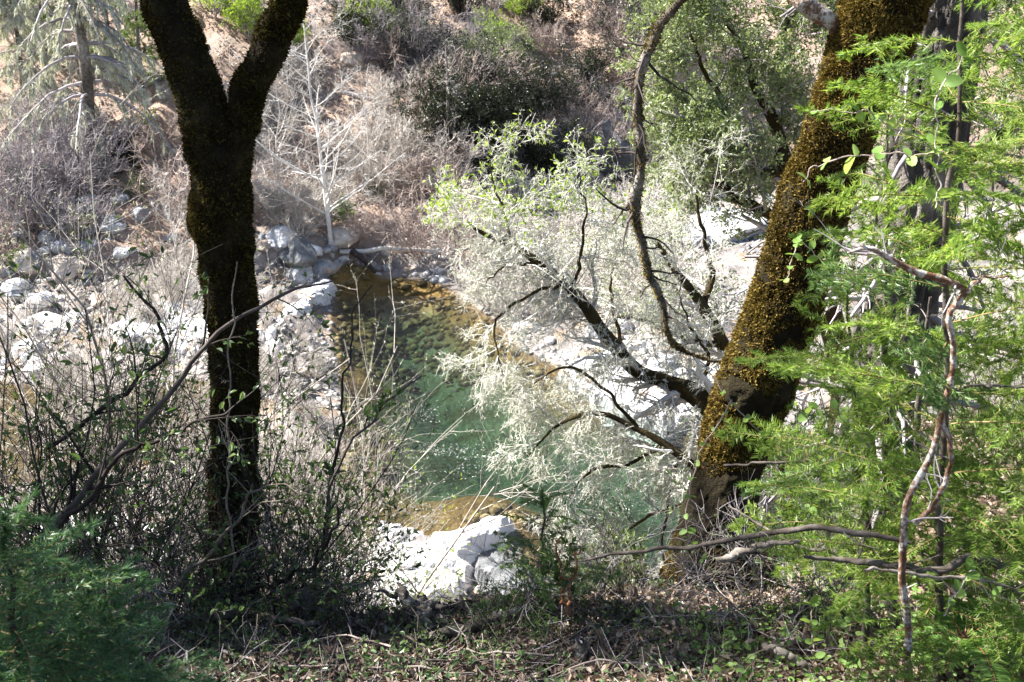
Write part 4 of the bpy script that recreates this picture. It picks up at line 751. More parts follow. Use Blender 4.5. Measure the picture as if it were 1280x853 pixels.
fir('second dark young fir low in the bottom left corner', [(150, 1120, 22, 2.5), (140, 980, 18, 2.5), (128, 870, 12, 2.5), (118, 780, 7, 2.5), (112, 720, 3, 2.5)], 70, 605, (.14, .5), [M['fir_twig'], M['needle_shade']])
fir('small wispy fir sapling standing at the brink below the pool', [(676, 830, 8, 4.4), (677, 760, 7, 4.4), (678, 700, 5, 4.4), (678, 650, 4, 4.4), (678, 612, 2, 4.4)], 30, 606, (.12, .46), [M['fir_twig'], M['needle_dark']])

# ------------------------------------------------------------------ crooked lichen-spotted sapling and dead sticks on the right
def stick_tree(nm, label, cat, limbs, m, seed, sides=10, amp=.22, sc=30, twigs=0, tl=(.08, .3), tm='twig_grey'):
    root = empty(nm, (0, 0, 0), 0, label=label, cat=cat); A = []
    for k, lb in enumerate(limbs):
        P, R = pathpx(lb, 70 if k == 0 else 30, .006, seed+k); t = MB(); trunk_mesh(t, P, R, sides, amp, sc, 0, seed+k); t.obj('stem' if k == 0 else 'side_stem', M[m] if isinstance(m, str) else m, root); A.append((P, R))
    if twigs:
        rg = np.random.default_rng(seed); t = MB()
        for P, R in A:
            q = spawn(P[None], R[None], twigs, .1, 1, (35, 80), tl, 6, .18, (0, 0, 0), .35, .3, .0009, rg, .2); q2 = spawn(*q, 3, .3, 1, (25, 60), (tl[0]*.3, tl[1]*.4), 5, .2, (0, 0, 0), .6, .4, .0008, rg); tubes(t, *q, 4); tubes(t, *q2, 3)
        t.obj('twigs', M[tm], root)
    return root
Yc = 2.95
stick_tree('crooked_sapling', 'crooked thin dead sapling with white lichen in front of the young firs', 'sapling',
  [[(1134, 880, 11.2, Yc), (1132, 840, 9.6, Yc), (1134, 780, 8.8, Yc), (1129, 720, 9.6, Yc), (1128, 670, 9.6, Yc), (1136, 630, 8.8, Yc), (1150, 600, 8.8, Yc), (1164, 565, 8, Yc), (1178, 525, 8, Yc), (1188, 480, 8, Yc), (1192, 430, 7.2, Yc), (1187, 398, 8, Yc), (1208, 366, 8.8, Yc), (1186, 354, 9.6, Yc), (1150, 342, 9.6, Yc), (1118, 326, 8, Yc), (1086, 312, 5.6, Yc), (1060, 318, 2.4, Yc)],
   [(1143, 655, 6.4, Yc), (1166, 632, 6.4, Yc), (1184, 600, 6.4, Yc), (1190, 565, 6.4, Yc), (1180, 530, 7.2, Yc)], [(1207, 366, 5.6, Yc), (1230, 350, 4, Yc), (1262, 346, 2.4, Yc)]], 'lichen_bark', 701, twigs=7)
def px_stick(label, pts, m, seed, nm='dead_stick', twigs=5, cat='stick', tl=(.06, .25)): m = {'twig_grey': 'stick_dark', 'twig_pale': 'stick_pale', 'twig_dark': 'stick_dark'}.get(m, m) if isinstance(m, str) else m; pts = [(a_, b_+2.5*math.sin(i_*2.3+seed), w_*.85, y_) for i_, (a_, b_, w_, y_) in enumerate(pts)]; return stick_tree(nm, label, cat, [pts], m, seed, 8, .28, 35, twigs, tl, 'stick_dark')
px_stick('long bare dead stick crossing in front of the leaning mossy trunk', [(732, 698, 4, 3.5), (800, 692, 6, 3.45), (870, 686, 7, 3.4), (935, 672, 8, 3.3), (1000, 664, 9, 3.2), (1060, 668, 9, 3.15), (1140, 680, 8, 3.1)], 'twig_grey', 711)
px_stick('thick grey dead branch lying level across the right bottom', [(1005, 694, 5, 3.2), (1060, 700, 8, 3.2), (1120, 706, 10, 3.1), (1170, 710, 11, 3.1), (1215, 700, 12, 3.1), (1250, 703, 13, 3.1), (1310, 712, 14, 3.1)], 'twig_grey', 712)
px_stick('pale thin dead branch under the thick grey one', [(1080, 712, 4, 3.0), (1130, 718, 5, 3.0), (1190, 722, 5, 3.0), (1250, 735, 5, 3.0), (1300, 755, 4, 3.0)], 'twig_pale', 713)
px_stick('thin straight dead stick sloping down past the mossy trunk base', [(910, 635, 3, 3.7), (950, 658, 4, 3.6), (1000, 682, 4, 3.5), (1060, 700, 5, 3.4), (1100, 704, 4, 3.4)], 'twig_pale', 714)
px_stick('lichen-tufted broken stick tip beside the mossy trunk base', [(895, 703, 8, 3.4), (925, 690, 12, 3.4), (960, 682, 9, 3.35), (1000, 678, 5, 3.3)], 'twig_pale', 715, twigs=20, tl=(.04, .12))
px_stick('upright thin dead stem in front of the furrowed trunk', [(1142, 700, 8, 4.4), (1146, 600, 9, 4.4), (1152, 500, 9, 4.4), (1160, 420, 7, 4.4), (1166, 370, 4, 4.4)], 'twig_dark', 716, 'dead_stick', 9, 'stick')
px_stick('thin horizontal twig over the mossy trunk base', [(905, 580, 3, 3.9), (960, 578, 4, 3.8), (1020, 580, 4, 3.8), (1060, 576, 2, 3.8)], 'twig_grey', 717)
px_stick('pale twig reaching in from the right edge', [(1300, 478, 4, 3.0), (1240, 482, 4, 3.0), (1190, 484, 3, 3.0)], 'twig_grey', 718)
px_stick('leaning pale stick crossing the furrowed trunk', [(1118, 500, 4, 4.5), (1126, 430, 5, 4.5), (1138, 375, 5, 4.5), (1142, 330, 3, 4.5)], 'twig_pale', 719)
px_stick('short diagonal pale stick low on the furrowed trunk', [(1090, 512, 7, 4.2), (1112, 500, 7, 4.2), (1132, 482, 5, 4.2), (1140, 470, 3, 4.2)], 'twig_pale', 720)

# honeysuckle vines with paired round leaves
M['leaf_round'] = leafmat('honeysuckle_leaf', [(0, (.12, .22, .05)), (.5, (.22, .36, .09)), (1, (.38, .50, .16))], .45, .3, .45, 3)
def vine(label, pts, seed, nleaf=12, ls=.032, m='twig_brown', lm='leaf_round', both=True):
    rg = np.random.default_rng(seed); root = empty('honeysuckle_vine', (0, 0, 0), 0, label=label, cat='vine'); P, R = pathpx(pts, 50, .01, seed); R = R*.6
    t = MB(); tubes(t, P, R, 5); t.obj('stem', M[m], root); f = MB(); i = np.linspace(4, 48, nleaf).astype(int); tg = norm(P[i+1]-P[i]); s = norm(np.cross(tg, rg.normal(size=tg.shape)))
    for sg in (1, -1): round_leaves(f, P[i], norm(s*sg+tg*.3+np.array([0, -.1, .15])), ls*1.05, 0, .3, rg)
    f.obj('leaves', M[lm], root); return root
vine('reddish vine with round leaf pairs arching before the mossy trunk', [(1180, 200, 3, 3.1), (1150, 175, 3, 3.1), (1110, 160, 3, 3.1), (1080, 140, 3, 3.1), (1050, 135, 2, 3.1), (1018, 140, 2, 3.1)], 801, 8)
vine('vine with large round leaves high in the tallest fir', [(1170, 260, 3, 3), (1172, 200, 3, 3), (1168, 150, 3, 3), (1185, 100, 3, 3), (1210, 70, 2, 3)], 802, 6, .05)
vine('vine with three big leaves across the dark trunk gap', [(1180, 190, 3, 3.0), (1125, 188, 3, 3.0), (1070, 190, 3, 3.0), (1030, 195, 3, 3.0), (1000, 222, 2, 3.0)], 803, 6, .045)
vine('hanging vine with small leaves by the leaning trunk middle', [(1060, 330, 2, 3.5), (1020, 320, 2, 3.5), (1000, 300, 2, 3.5), (990, 330, 2, 3.5), (985, 350, 1.5, 3.5)], 804, 9, .034)
vine('vine trailing down the lower mossy trunk', [(890, 470, 3, 4.0), (930, 520, 3, 3.9), (985, 560, 3, 3.9), (1010, 600, 2, 3.8), (1000, 660, 2, 3.8)], 805, 10, .034)
vine('vine looping left of the mossy trunk base', [(915, 500, 3, 4.2), (880, 560, 3, 4.2), (860, 620, 3, 4.2), (862, 670, 3, 4.2), (880, 700, 2, 4.2)], 806, 10, .036)
vine('upright stalk with stacked round leaf pairs at the bottom right', [(1016, 830, 3, 3.6), (1016, 800, 3, 3.6), (1014, 780, 2, 3.6), (1010, 752, 2, 3.6)], 807, 4, .05)
vine('low vine with yellow-green leaves beside the fern', [(1180, 770, 3, 2.9), (1200, 735, 3, 2.9), (1215, 715, 2, 2.9), (1235, 740, 2, 2.9), (1262, 760, 2, 2.9)], 808, 6, .045)
vine('vine with pale leaf pairs right of the leaning trunk', [(1090, 560, 2, 3.3), (1060, 530, 2, 3.3), (1040, 500, 2, 3.3), (1010, 520, 2, 3.3), (990, 505, 2, 3.3)], 809, 8, .034)
# ------------------------------------------------------------------ shaded brush at the brink on the left
M['leaf_shade'] = leafmat('shrub_leaf', [(0, (.03, .06, .025)), (.5, (.07, .125, .045)), (1, (.17, .24, .09))], .35, .45, .35, 2)
def shrub(label, px, Y, h, seed, nst=7, n=(6, 5), leafm='leaf_shade', nl=2, ls=.035, mk='twig_dark', lean=(8, 45), rmin=.0014, wd=.45, trop=(0, 0, .02), wig=.12, nm='leafy_shrub', py=None, l=(.5, .28), group=None, K=10):
    p = at(px, 600, Y); x, y = p[0], p[1]; root = empty(nm, (x, y, gz(x, y)-.03), 0, label=label, cat='shrub', group=group)
    lv = bush_parts(h, nst, n[0], n[1], 0, lean, .0045, rmin, wig, trop, seed, l[0], l[1], base=.08, K=K); bush_mb(lv, 0, (6, 4, 3)).obj('stems', M[mk], root)
    if nl:
        rg = np.random.default_rng(seed+5); f = MB(); p, d = along(lv[-1][0], nl, .2, 1, rg); leaves(f, p, norm(d+.7*rg.normal(size=p.shape)+np.array([0, 0, .2])), ls, wd, 0, .15, .2, rg); f.obj('leaves', M[leafm], root)
    return root
S = [('tangled leafy shrub at the far left edge of the brink', -20, 4.6, 2.2, 9, (6, 6), 2), ('dark shrub with oval leaves left of the forked trunk', 90, 5.0, 2.1, 9, (6, 6), 2), ('many-stemmed shrub just left of the mossy trunk', 190, 5.2, 1.9, 9, (6, 6), 2),
     ('thin leafy shrub wrapping the base of the forked trunk', 300, 4.6, 1.5, 8, (6, 5), 2), ('leafy shrub right of the forked trunk', 362, 5.3, 1.25, 6, (6, 5), 2), ('low twiggy shrub right of the root clump', 400, 5.2, .45, 5, (6, 5), 2),
     ('tall sparse shrub rising behind the bottom-left firs', 40, 4.2, 1.9, 6, (6, 5), 1), ('bushy shrub below the brink at the left', 130, 6.8, 3.0, 9, (7, 6), 2), ('bushy shrub below the brink behind the forked trunk', 260, 7.0, 3.0, 9, (7, 6), 2), ('bushy shrub below the brink beside the pool view', 325, 7.4, 2.8, 8, (7, 6), 2)]
for i, (lb, px, Y, h, ns, n_, nl) in enumerate(S): shrub(lb, px, Y, h, 900+i, ns+1, n_, nl=nl, lean=(6, 45 if px < 300 else 20), ls=.032 if i % 2 else .042, mk='twig_dark')
for i, (lb, px, Y, h) in enumerate([('brown bare twiggy shrub inside the left brush', 150, 6.0, 2.2), ('bare grey shrub at the base of the forked trunk', 240, 5.0, 1.4), ('bare brown shrub right of the forked trunk base', 335, 5.8, 1.5), ('bare pale shrub left of the brush', 20, 6.5, 2.6)]):
    shrub(lb, px, Y, h, 930+i, 12, (8, 6), nl=0, mk=('twig_brown', 'twig_grey', 'twig_brown', 'twig_dark')[i], nm='bare_shrub')
for i, (px, lb) in enumerate([(210, 'bare low tangle at the brink left of the forked trunk'), (330, 'bare low tangle right at the forked trunk foot'), (435, 'bare low tangle left of the root stump'), (650, 'bare low tangle left of the fir sapling'), (760, 'bare low tangle right of the fir sapling'), (830, 'bare low tangle at the leaning trunk foot'), (960, 'bare low tangle right of the leaning trunk'), (1060, 'bare low tangle under the fallen sticks')]):
    shrub(lb, px, 4.35+.1*(i % 3), .35 if 400 < px < 700 else .7, 980+i, 12, (7, 5), nl=1 if i % 2 else 0, ls=.022, mk='stick_dark' if i % 2 else 'twig_grey', nm='bare_shrub', lean=(20, 80), wig=.2)
for i, (px, Y, h, lb) in enumerate([(110, 8.5, 5.2, 'pale lichen-crusted shrub at the left middle'), (255, 9.5, 5.0, 'pale lichen-crusted shrub beside the forked trunk'), (20, 9, 5.2, 'pale lichen-crusted shrub at the left edge'), (345, 9, 4.0, 'pale lichen-crusted shrub right of the forked trunk')]):
    shrub(lb, px, Y, h, 940+i, 10, (8, 7), leafm='lichen', nl=5, ls=.035, wd=.2, mk='twig_pale', nm='lichen_shrub', lean=(5, 40 if px < 300 else 16), l=(.4, .2), wig=.16)
for i, (px, Y, h, lb) in enumerate([(40, 4.8, 1.5, 'dense dark-leaved shrub behind the bottom-left firs'), (150, 4.9, 1.5, 'dense dark-leaved shrub between the firs and the forked trunk'), (235, 4.6, 1.2, 'low dark-leaved shrub at the left foot of the forked trunk'), (335, 4.7, 1.0, 'low dark-leaved shrub at the right foot of the forked trunk')]):
    shrub(lb, px, Y, h, 1100+i, 8, (7, 6), nl=4, ls=.036, lean=(10, 60), wig=.16)
for i, px in enumerate((230, 300, 400, 470, 560, 620, 700, 770, 850, 930, 1000, 1060)):
    w_ = ('at the bottom left beside the firs', 'below the long grey branch', 'below the root clump', 'left of the pointed stump', 'right of the pointed stump', 'under the dark rotting branch', 'at the foot of the small fir', 'right of the mossy stub', 'before the leaning trunk base', 'right of the leaning trunk base', 'beside the stacked-leaf stalk', 'left of the crooked sapling')[i]
    shrub('small leafy seedling clump '+w_, px, 3.95+.12*(i % 4), .22+.05*(i % 3), 1200+i, 9, (5, 4), nl=2, ls=.018, leafm='leaf_shade' if px < 850 else 'leaf_round', lean=(15, 75), wig=.2, nm='seedling_clump')
# sunlit green and yellow bushes just below the brink
for i, (lb, px, Y, h, lm) in enumerate([('bright green leafy bush against the left side of the pool', 418, 11.5, 4.7, 'leaf_yellow'), ('green bush below the brink left of the ledge', 375, 9.5, 3.0, 'leaf_olive'), ('lichen-pale shrub behind the left brush', 180, 11, 6.0, 'lichen'), ('second lichen-pale shrub behind the forked trunk', 340, 12.5, 6.4, 'lichen'),
        ('olive shrub under the small fir sapling', 735, 6.6, .9, 'leaf_olive'), ('pale olive shrub right of the small fir sapling', 800, 6.0, .7, 'leaf_olive'), ('dark green shrub behind the leaning trunk base', 1010, 7.2, 2.2, 'leaf_shade'), ('dark green shrub under the furrowed trunk', 1090, 8.2, 2.6, 'leaf_shade'), ('green shrub on the right slope', 1220, 8.5, 1.6, 'leaf_olive'), ('green shrub high on the right slope', 1290, 7.0, 1.8, 'leaf_olive')]):
    shrub(lb, px, Y, h, 950+i, 9, (8, 6), leafm=lm, nl=5 if i not in (2, 3) else 6, ls=.045 if i not in (2, 3) else .05, wd=.45 if i not in (2, 3) else .16, mk='stick_dark' if lm != 'lichen' else 'twig_pale', lean=(5, 40 if px > 500 else 15), l=(.4, .22))
def arch(label, pts, seed, nl=3, m='twig_dark', tw=9, nm='arching_stem', ls=.035, tl=(.15, .5), lm='leaf_shade'):
    rg = np.random.default_rng(seed); root = empty(nm, (0, 0, 0), 0, label=label, cat='stem'); P, R = pathpx(pts, 40, .02, seed); t = MB(); tubes(t, P, R, 7)
    q = spawn(P[None], R[None], tw, .15, 1, (25, 65), tl, 7, .12, (0, 0, 0), .5, .3, .0012, rg, .2); q2 = spawn(*q, 4, .3, 1, (25, 60), (tl[0]*.4, tl[1]*.4), 5, .14, (0, 0, 0), .6, .4, .001, rg)
    tubes(t, *q, 4); tubes(t, *q2, 3); t.obj('stem', M[m], root)
    if nl: f = MB(); p, d = along(q2[0], nl, .2, 1, rg); leaves(f, p, norm(d+.6*rg.normal(size=p.shape)), ls, .5, 0, .15, .2, rg); f.obj('leaves', M[lm], root)
    return root
arch('long dark stem slanting up across the forked trunk', [(20, 720, 9, 4.3), (80, 640, 9, 4.3), (150, 560, 8, 4.3), (210, 490, 7, 4.3), (260, 430, 6, 4.3), (315, 385, 5, 4.3), (370, 360, 4, 4.3), (420, 345, 2, 4.3)], 1001)
arch('upper dark stem curving over the stony bank at the left', [(60, 560, 6, 4.8), (140, 500, 6, 4.8), (200, 440, 5, 4.8), (190, 390, 4, 4.8), (150, 350, 3, 4.8)], 1002)
arch('leafy stem reaching over the green pool', [(395, 745, 5, 4.6), (410, 660, 4, 4.6), (425, 600, 4, 4.6), (450, 555, 3, 4.6), (490, 510, 3, 4.6), (530, 475, 2, 4.6)], 1003, 6, tw=6, tl=(.1, .3))
arch('thin bare stem rising in front of the pool', [(400, 700, 4, 4.8), (420, 580, 4, 4.8), (432, 480, 3, 4.8), (442, 400, 2, 4.8), (460, 360, 1.5, 4.8)], 1004, 1, tw=4, tl=(.1, .3))
arch('dark stem slanting from the ground behind the bottom-left fir', [(75, 660, 7, 4.0), (120, 620, 7, 4.0), (160, 575, 6, 4.0), (215, 545, 4, 4.0), (290, 520, 3, 4.0)], 1005)
arch('pale thin upright stem in front of the forked trunk', [(290, 720, 3, 4.3), (288, 600, 2.5, 4.3), (290, 480, 2, 4.3), (289, 400, 2, 4.3), (296, 325, 1.5, 4.3)], 1006, 0, 'stick_pale', 8, tl=(.06, .2))
arch('pale dead stem leaning across the trunk base', [(200, 745, 5, 4.2), (250, 700, 5, 4.2), (300, 640, 4, 4.2), (330, 590, 2, 4.2)], 1007, 0, 'stick_pale', 6)
arch('red-stemmed leafy seedling below the small fir', [(712, 770, 5, 4.2), (716, 740, 4, 4.2), (722, 715, 4, 4.2), (728, 690, 2, 4.2)], 1008, 5, 'twig_red', 3, tl=(.1, .2))
arch('red forked seedling stem beside the small fir', [(712, 770, 5, 4.2), (706, 735, 4, 4.2), (702, 700, 3, 4.2), (702, 668, 2, 4.2)], 1009, 8, 'twig_red', 4, tl=(.08, .18))
arch('dark stem arching low right of the forked trunk', [(300, 745, 6, 4.4), (360, 725, 6, 4.4), (400, 700, 5, 4.4), (430, 640, 3, 4.4)], 1010, 2)

# ------------------------------------------------------------------ litter, sticks, stumps and ground plants of the brink
M['litter'] = leafmat('dead_leaf', [(0, (.05, .035, .028)), (.4, (.13, .095, .075)), (.7, (.24, .185, .15)), (1, (.42, .36, .31))], .1, .2, .7, 5)
def near_xy(n, rg, x=(-2.6, 3.2), y=(2.4, 5.6)):
    X = rg.uniform(*x, n); Y = rg.uniform(*y, n); k = Y < brink(X)+.35; return X[k], Y[k]
rg = np.random.default_rng(77); X, Y = near_xy(60000, rg); Z = height(X, Y)+rg.uniform(0, .035, len(X)); a = rg.uniform(0, 6.28, len(X)); mb = MB()
leaves(mb, np.stack([X, Y, Z], -1), np.stack([np.cos(a), np.sin(a), rg.normal(0, .45, len(X))], -1), rg.uniform(.018, .055, len(X)), .55, 0, .25, .3, rg); tag(mb.obj('leaf_litter', M['litter']), 'brown dead leaves carpeting the brink', 'leaf litter', kind='stuff')
X, Y = near_xy(9000, rg, (2.0, 8), (5, 12)); Z = height(X, Y)+.02; a = rg.uniform(0, 6.28, len(X)); mb = MB()
leaves(mb, np.stack([X, Y, Z], -1), np.stack([np.cos(a), np.sin(a), rg.normal(0, .3, len(X))], -1), .09, .6, 0, .25, .55, rg); tag(mb.obj('slope_litter', M['litter']), 'dead leaves on the sunny right slope', 'leaf litter', kind='stuff')
X, Y = near_xy(2600, rg); P = np.stack([X, Y, height(X, Y)+.015], -1); a = rg.uniform(0, 6.28, len(X)); d = np.stack([np.cos(a), np.sin(a), rg.normal(0, .18, len(a))], -1); L_ = rg.uniform(.06, .3, len(a))[:, None]
q = [P]; 
for k in range(3): d = norm(d+.2*rg.normal(size=d.shape)*[1, 1, .5]); q.append(q[-1]+d*L_/3)
mb = MB(); tubes(mb, np.stack(q, 1), np.ones((len(X), 4))*rg.uniform(.001, .003, (len(X), 1)), 3); tag(mb.obj('twig_debris', M['twig_grey']), 'fine dead twigs scattered through the leaf litter', 'twig debris', kind='stuff')
LMs = LM; LM = [(300, 760, 'the forked trunk base'), (505, 740, 'the root stump'), (678, 780, 'the small fir sapling'), (890, 780, 'the leaning trunk base'), (1132, 800, 'the crooked sapling'), (220, 820, 'the bottom-left firs')]
def gstick(seed, L_=.6, r=.006, mk='twig_grey'):
    r_ = np.random.default_rng(seed); P, R = curve([(-L_/2, 0, 0), (-L_*.15, r_.normal()*.04, .02), (L_*.2, r_.normal()*.05, .015), (L_/2, r_.normal()*.06, .0)], [r, r*.9, r*.75, r*.4], 20, .015, seed)
    t = MB(); trunk_mesh(t, P, R, 7, .2, 25, 0, seed); q = spawn(P[None], R[None], 4, .2, .9, (30, 60), (.08, .22), 5, .12, (0, 0, .03), .5, .3, .001, r_); tubes(t, *q, 4)
    return t.obj('fallen_stick', M[mk])
st = []
for s_, mk in ((1, 'stick_dark'), (2, 'stick_pale'), (3, 'twig_dark'), (4, 'twig_brown')):
    pr = gstick(s_, .7, .009, mk)
    for i in range(16):
        o = pr if i == 0 else copy_tree(pr)
        px = rg.uniform(210, 1270); py = rg.uniform(775, 850); g = ground(px, py, 1.5); o.location = (g[0], g[1], g[2]+.03+.02*rg.random()); o.scale = [rg.uniform(.2, .75)]*3; o.rotation_euler = (rg.normal(0, .12), rg.normal(0, .12), rg.uniform(0, 6.28)); st.append(o)
for mk, w in (('weathered_stick', 'grey'), ('bleached_stick', 'pale'), ('dark_twig', 'dark'), ('brown_twig', 'brown')):
    auto_labels([o for o in st if o.data.materials[0].name == mk], f'{w} fallen stick', 'stick', f'{w} sticks on the ground')
def root_stump(label, px, py, Y, s, seed, n=9):
    r_ = np.random.default_rng(seed); root = empty('root_stump', at(px, py, Y), 0, label=label, cat='stump'); t = MB(); 
    for k in range(n):
        a = r_.uniform(0, 6.28); e = r_.uniform(-.3, .8); L_ = s*r_.uniform(.5, 1.1); P, R = curve([(0, 0, 0), (math.cos(a)*L_*.4, math.sin(a)*L_*.4, e*L_*.3+.03), (math.cos(a)*L_, math.sin(a)*L_, e*L_*.55-.02)], [s*.16, s*.1, s*.02], 18, .03*s*3, seed+k); trunk_mesh(t, P, R, 9, .3, 12, 0, seed+k)
    t.obj('roots', M['bark_oak'], root); P, R = curve([(0, 0, -.15), (0, 0, .05), (-s*.25, 0, s*.3), (-s*.45, .05, s*.75)], [s*.24, s*.2, s*.12, s*.03], 26, .02, seed); t = MB(); trunk_mesh(t, P, R, 16, .3, 9, 0, seed, .2); t.obj('stub', M['bark_oak'], root); return root
root_stump('weathered grey root stump with a pointed stub at the brink below the ledge', 525, 770, 4.35, .21, 5)
root_stump('dark upturned root clump right of the forked trunk', 385, 758, 4.5, .2, 15)
def big_log(label, pts, mk, seed, moss=0):
    P, R = pathpx(pts, 40, .01, seed); t = MB(); V, D = trunk_mesh(t, P, R, 14, .2, 10, 0, seed, .15); o = t.obj('fallen_branch', M[mk]); tag(o, label, 'branch')
    return o
big_log('dark rotting branch lying at the brink between the stump and the sapling', [(520, 802, 10, 4.1), (565, 788, 17, 4.15), (620, 774, 16, 4.2), (665, 764, 8, 4.3)], 'bark_oak', 31)
big_log('long grey branch on the ground below the forked trunk', [(215, 768, 10, 4.2), (270, 770, 12, 4.2), (310, 768, 13, 4.2), (350, 775, 10, 4.15), (400, 780, 6, 4.15)], 'stick_dark', 32)
big_log('broken grey branch lying below the small fir', [(600, 826, 8, 3.8), (630, 836, 9, 3.8), (665, 844, 10, 3.75)], 'stick_dark', 33)
big_log('bleached short branch in the sunny right bottom', [(955, 805, 8, 3.75), (985, 818, 10, 3.7), (1012, 832, 8, 3.65)], 'stick_pale', 34)
stick_tree('mossy_stub', 'short lichen-furred upright stub in the bottom middle', 'stub', [[(722, 850, 12, 3.9), (724, 820, 14, 3.9), (726, 800, 11, 3.9)]], M['bark_oak'], 35, 12, .5, 30, 5, (.02, .06))
# sunlit ground cover on the right
M['leaf_cover'] = leafmat('cover_leaf', [(0, (.10, .20, .04)), (.5, (.20, .34, .08)), (1, (.36, .48, .18))], .4, .3, .5, 4)
n = 5200; X = rg.uniform(.75, 3.0, n); Y = rg.uniform(3.2, 5.0, n); k = (Y < brink(X)+.1) & (fbm(xy3(X, Y, 2.2), 3, 5) .__gt__(.02-.15*(X-1.2))); X, Y = X[k], Y[k]; n = len(X); Z = height(X, Y)+rg.uniform(.01, .12, n); a = rg.uniform(0, 6.28, n); mb = MB()
round_leaves(mb, np.stack([X, Y, Z], -1), np.stack([np.cos(a), np.sin(a), rg.normal(.1, .3, n)], -1), rg.uniform(.014, .032, n), 0, .3, rg); B0 = np.stack([X, Y, Z-.13], -1)[::2]; B1 = np.stack([X, Y, Z], -1)[::2]; tubes(mb, np.stack([B0, B1], 1), np.full((len(B0), 2), .0008), 3, 1)
tag(mb.obj('ground_cover', [M['leaf_cover'], M['twig_red']]), 'low green round-leaved ground cover on the sunny right', 'ground cover', kind='stuff')
n = 4500; X = rg.uniform(-2.2, 1.1, n); Y = rg.uniform(3.2, 5.2, n); k = (Y < brink(X)+.2) & (fbm(xy3(X, Y, 2.5), 3, 6) > .02); X, Y = X[k], Y[k]; n = len(X); mb = MB(); a = rg.uniform(0, 6.28, n)
leaves(mb, np.stack([X, Y, height(X, Y)+rg.uniform(.02, .1, n)], -1), np.stack([np.cos(a), np.sin(a), rg.normal(.2, .3, n)], -1), .03, .6, 0, .15, .6, rg); tag(mb.obj('shaded_ground_cover', M['leaf_shade']), 'sparse dark green seedlings in the shaded litter', 'ground cover', kind='stuff')
def fern(label, px, py, Y, L_, seed, nf=9, tilt=.9):
    r_ = np.random.default_rng(seed); root = empty('sword_fern', at(px, py, Y), 0, label=label, cat='fern')
    for k in range(nf):
        a = k*6.28/nf+r_.uniform(-.3, .3); d = norm(np.array([math.cos(a), math.sin(a), tilt])); q = [np.zeros(3)]; l = L_*r_.uniform(.7, 1.1)
        for j in range(13): d = norm(d+np.array([0, 0, -.11])); q.append(q[-1]+d*l/13)
        P = np.stack(q); mb = MB(); tubes(mb, P, np.linspace(.0025, .0008, 14), 4, 1); t = np.linspace(.12, .99, 34); f = t*13; i = np.minimum(f.astype(int), 12); w = (f-i)[:, None]; pos = P[i]*(1-w)+P[i+1]*w; tg = norm(P[i+1]-P[i]); s = norm(np.cross(tg, [0, 0, 1.0]))
        for sg in (1, -1): leaves(mb, pos, norm(s*sg+.25*tg+.05*r_.normal(size=s.shape)), L_*.19*np.sin(np.clip(t*.92+.08, 0, 1)*pi)**.6, .26, 0, .1, .8, r_)
        mb.obj('frond', [M['leaf_cover'], M['twig_red']], root)
    return root
M['leaf_fern'] = M['leaf_cover']
fern('green sword fern at the foot of the young firs in the bottom right', 1205, 800, 3.2, .34, 41)
fern('smaller fern cut by the bottom right corner', 1275, 850, 3.2, .28, 42)
fern('small fern half hidden behind the crooked sapling', 1165, 815, 3.6, .22, 43, 7)
n = 9000; X = rg.uniform(.2, 3.0, n); Y = rg.uniform(3.2, 5.0, n); k = Y < brink(X)+.15; X, Y = X[k], Y[k]; n = len(X); a = rg.uniform(0, 6.28, n); mb = MB()
M['litter_pale'] = leafmat('sun_painted_leaf', [(0, (.12, .08, .06)), (.5, (.30, .22, .17)), (1, (.52, .44, .37))], .15, .1, .8, 5)  # paler copy of the dead leaf, sunlight put into its colour
leaves(mb, np.stack([X, Y, height(X, Y)+rg.uniform(.01, .06, n)], -1), np.stack([np.cos(a), np.sin(a), rg.normal(.1, .6, n)], -1), rg.uniform(.015, .055, n), .5, 0, .4, .1, rg); tag(mb.obj('sunlit_litter', M['litter_pale']), 'curled dead leaves painted sun-bright on the right', 'leaf litter', kind='stuff')
X, Y = near_xy(5200, rg, (-2.2, 3.0), (3.3, 5.2)); P = np.stack([X, Y, height(X, Y)+.01], -1); d = norm(rg.normal(size=P.shape)*[1, 1, .35]+[0, 0, .25]); L_ = rg.uniform(.05, .32, len(X))[:, None]; q = [P]
for k in range(5): d = norm(d+.28*rg.normal(size=d.shape)+[0, 0, -.1]); q.append(q[-1]+d*L_/5)
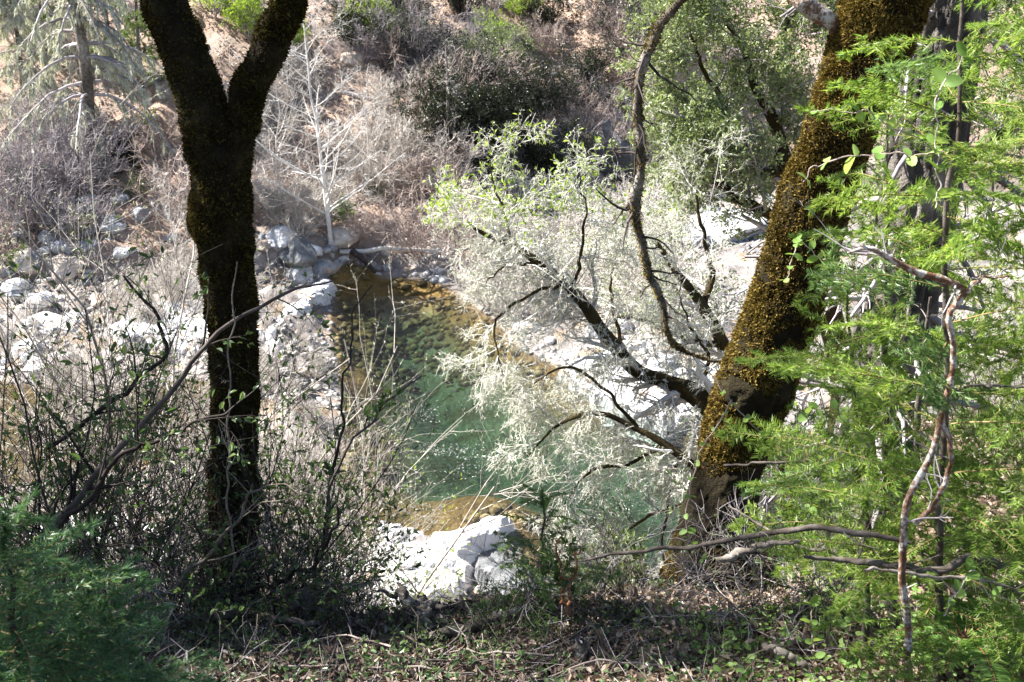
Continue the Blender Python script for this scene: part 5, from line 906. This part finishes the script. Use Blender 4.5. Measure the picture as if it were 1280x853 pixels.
mb = MB(); tubes(mb, np.stack(q, 1), np.ones((len(X), 6))*rg.uniform(.0006, .0018, (len(X), 1)), 3); tag(mb.obj('dead_stem_tangle', M['stick_pale']), 'tangle of fine dead stems over the brink', 'dead stems', kind='stuff')
# grass-like dead stems in the sunny litter
n = 900; X = rg.uniform(.3, 3, n); Y = rg.uniform(3.2, 4.8, n); mb = MB(); p = np.stack([X, Y, height(X, Y)], -1); blades(mb, p, norm(rg.normal(size=p.shape)*[1, 1, .5]+[0, 0, .5]), rg.uniform(.06, .2, n), .003, 0, rg); tag(mb.obj('dry_grass', M['twig_pale']), 'dry pale grass stems in the litter', 'dry grass', kind='stuff')
LM = LMs
# ------------------------------------------------------------------ unseen evergreens added out of view, crowns shaped to shade the brink
def shade_tree(label, x, y, h, zc, rad, seed, nl=9, rr_=None):
    r_ = np.random.default_rng(seed); z0 = gz(x, y); root = empty('added_shade_tree', (x, y, z0), 0, label=label, cat='tree'); P, R = curve([(0, 0, -.3), (.1, .1, h*.4), (-.1, .2, h*.7), (0, 0, h)], [.22, .17, .12, .04], 30, .05, seed)
    t = MB(); trunk_mesh(t, P, R, 16, .1, 4, 0, seed); t.obj('trunk', M['bark_oak'], root); i0 = int(30*zc); B = spawn(P[None, i0:], R[None, i0:], 22, 0, 1, (40, 85), (rad*.8, rad*1.1), 8, .1, (0, 0, .03), .4, .3, .01, r_, .3)
    B2 = spawn(*B, 9, .2, 1, (30, 70), (rad*.25, rad*.5), 6, .12, (0, 0, 0), .5, .4, .004, r_); B3 = spawn(*B2, 6, .2, 1, (30, 70), (.2, .5), 4, .12, (0, 0, 0), .5, .4, .003, r_); t = MB(); tubes(t, *B, 5); tubes(t, *B2, 4); tubes(t, *B3, 3); t.obj('branches', M['twig_grey'], root)
    f = MB(); p, d = along(B3[0], nl, .1, 1, r_); leaves(f, p+.04*r_.normal(size=p.shape), norm(d+r_.normal(size=p.shape)), .11, .5, 0, .1, .1, r_); f.obj('foliage', M['leaf_dark'], root); return root
shade_tree('broad unseen evergreen added to shade the brink', -7.9, 6.8, 10.8, .40, 3.3, 51)
shade_tree('second unseen evergreen added to shade the brink', -6.3, 3.9, 7.0, .40, 2.5, 52)
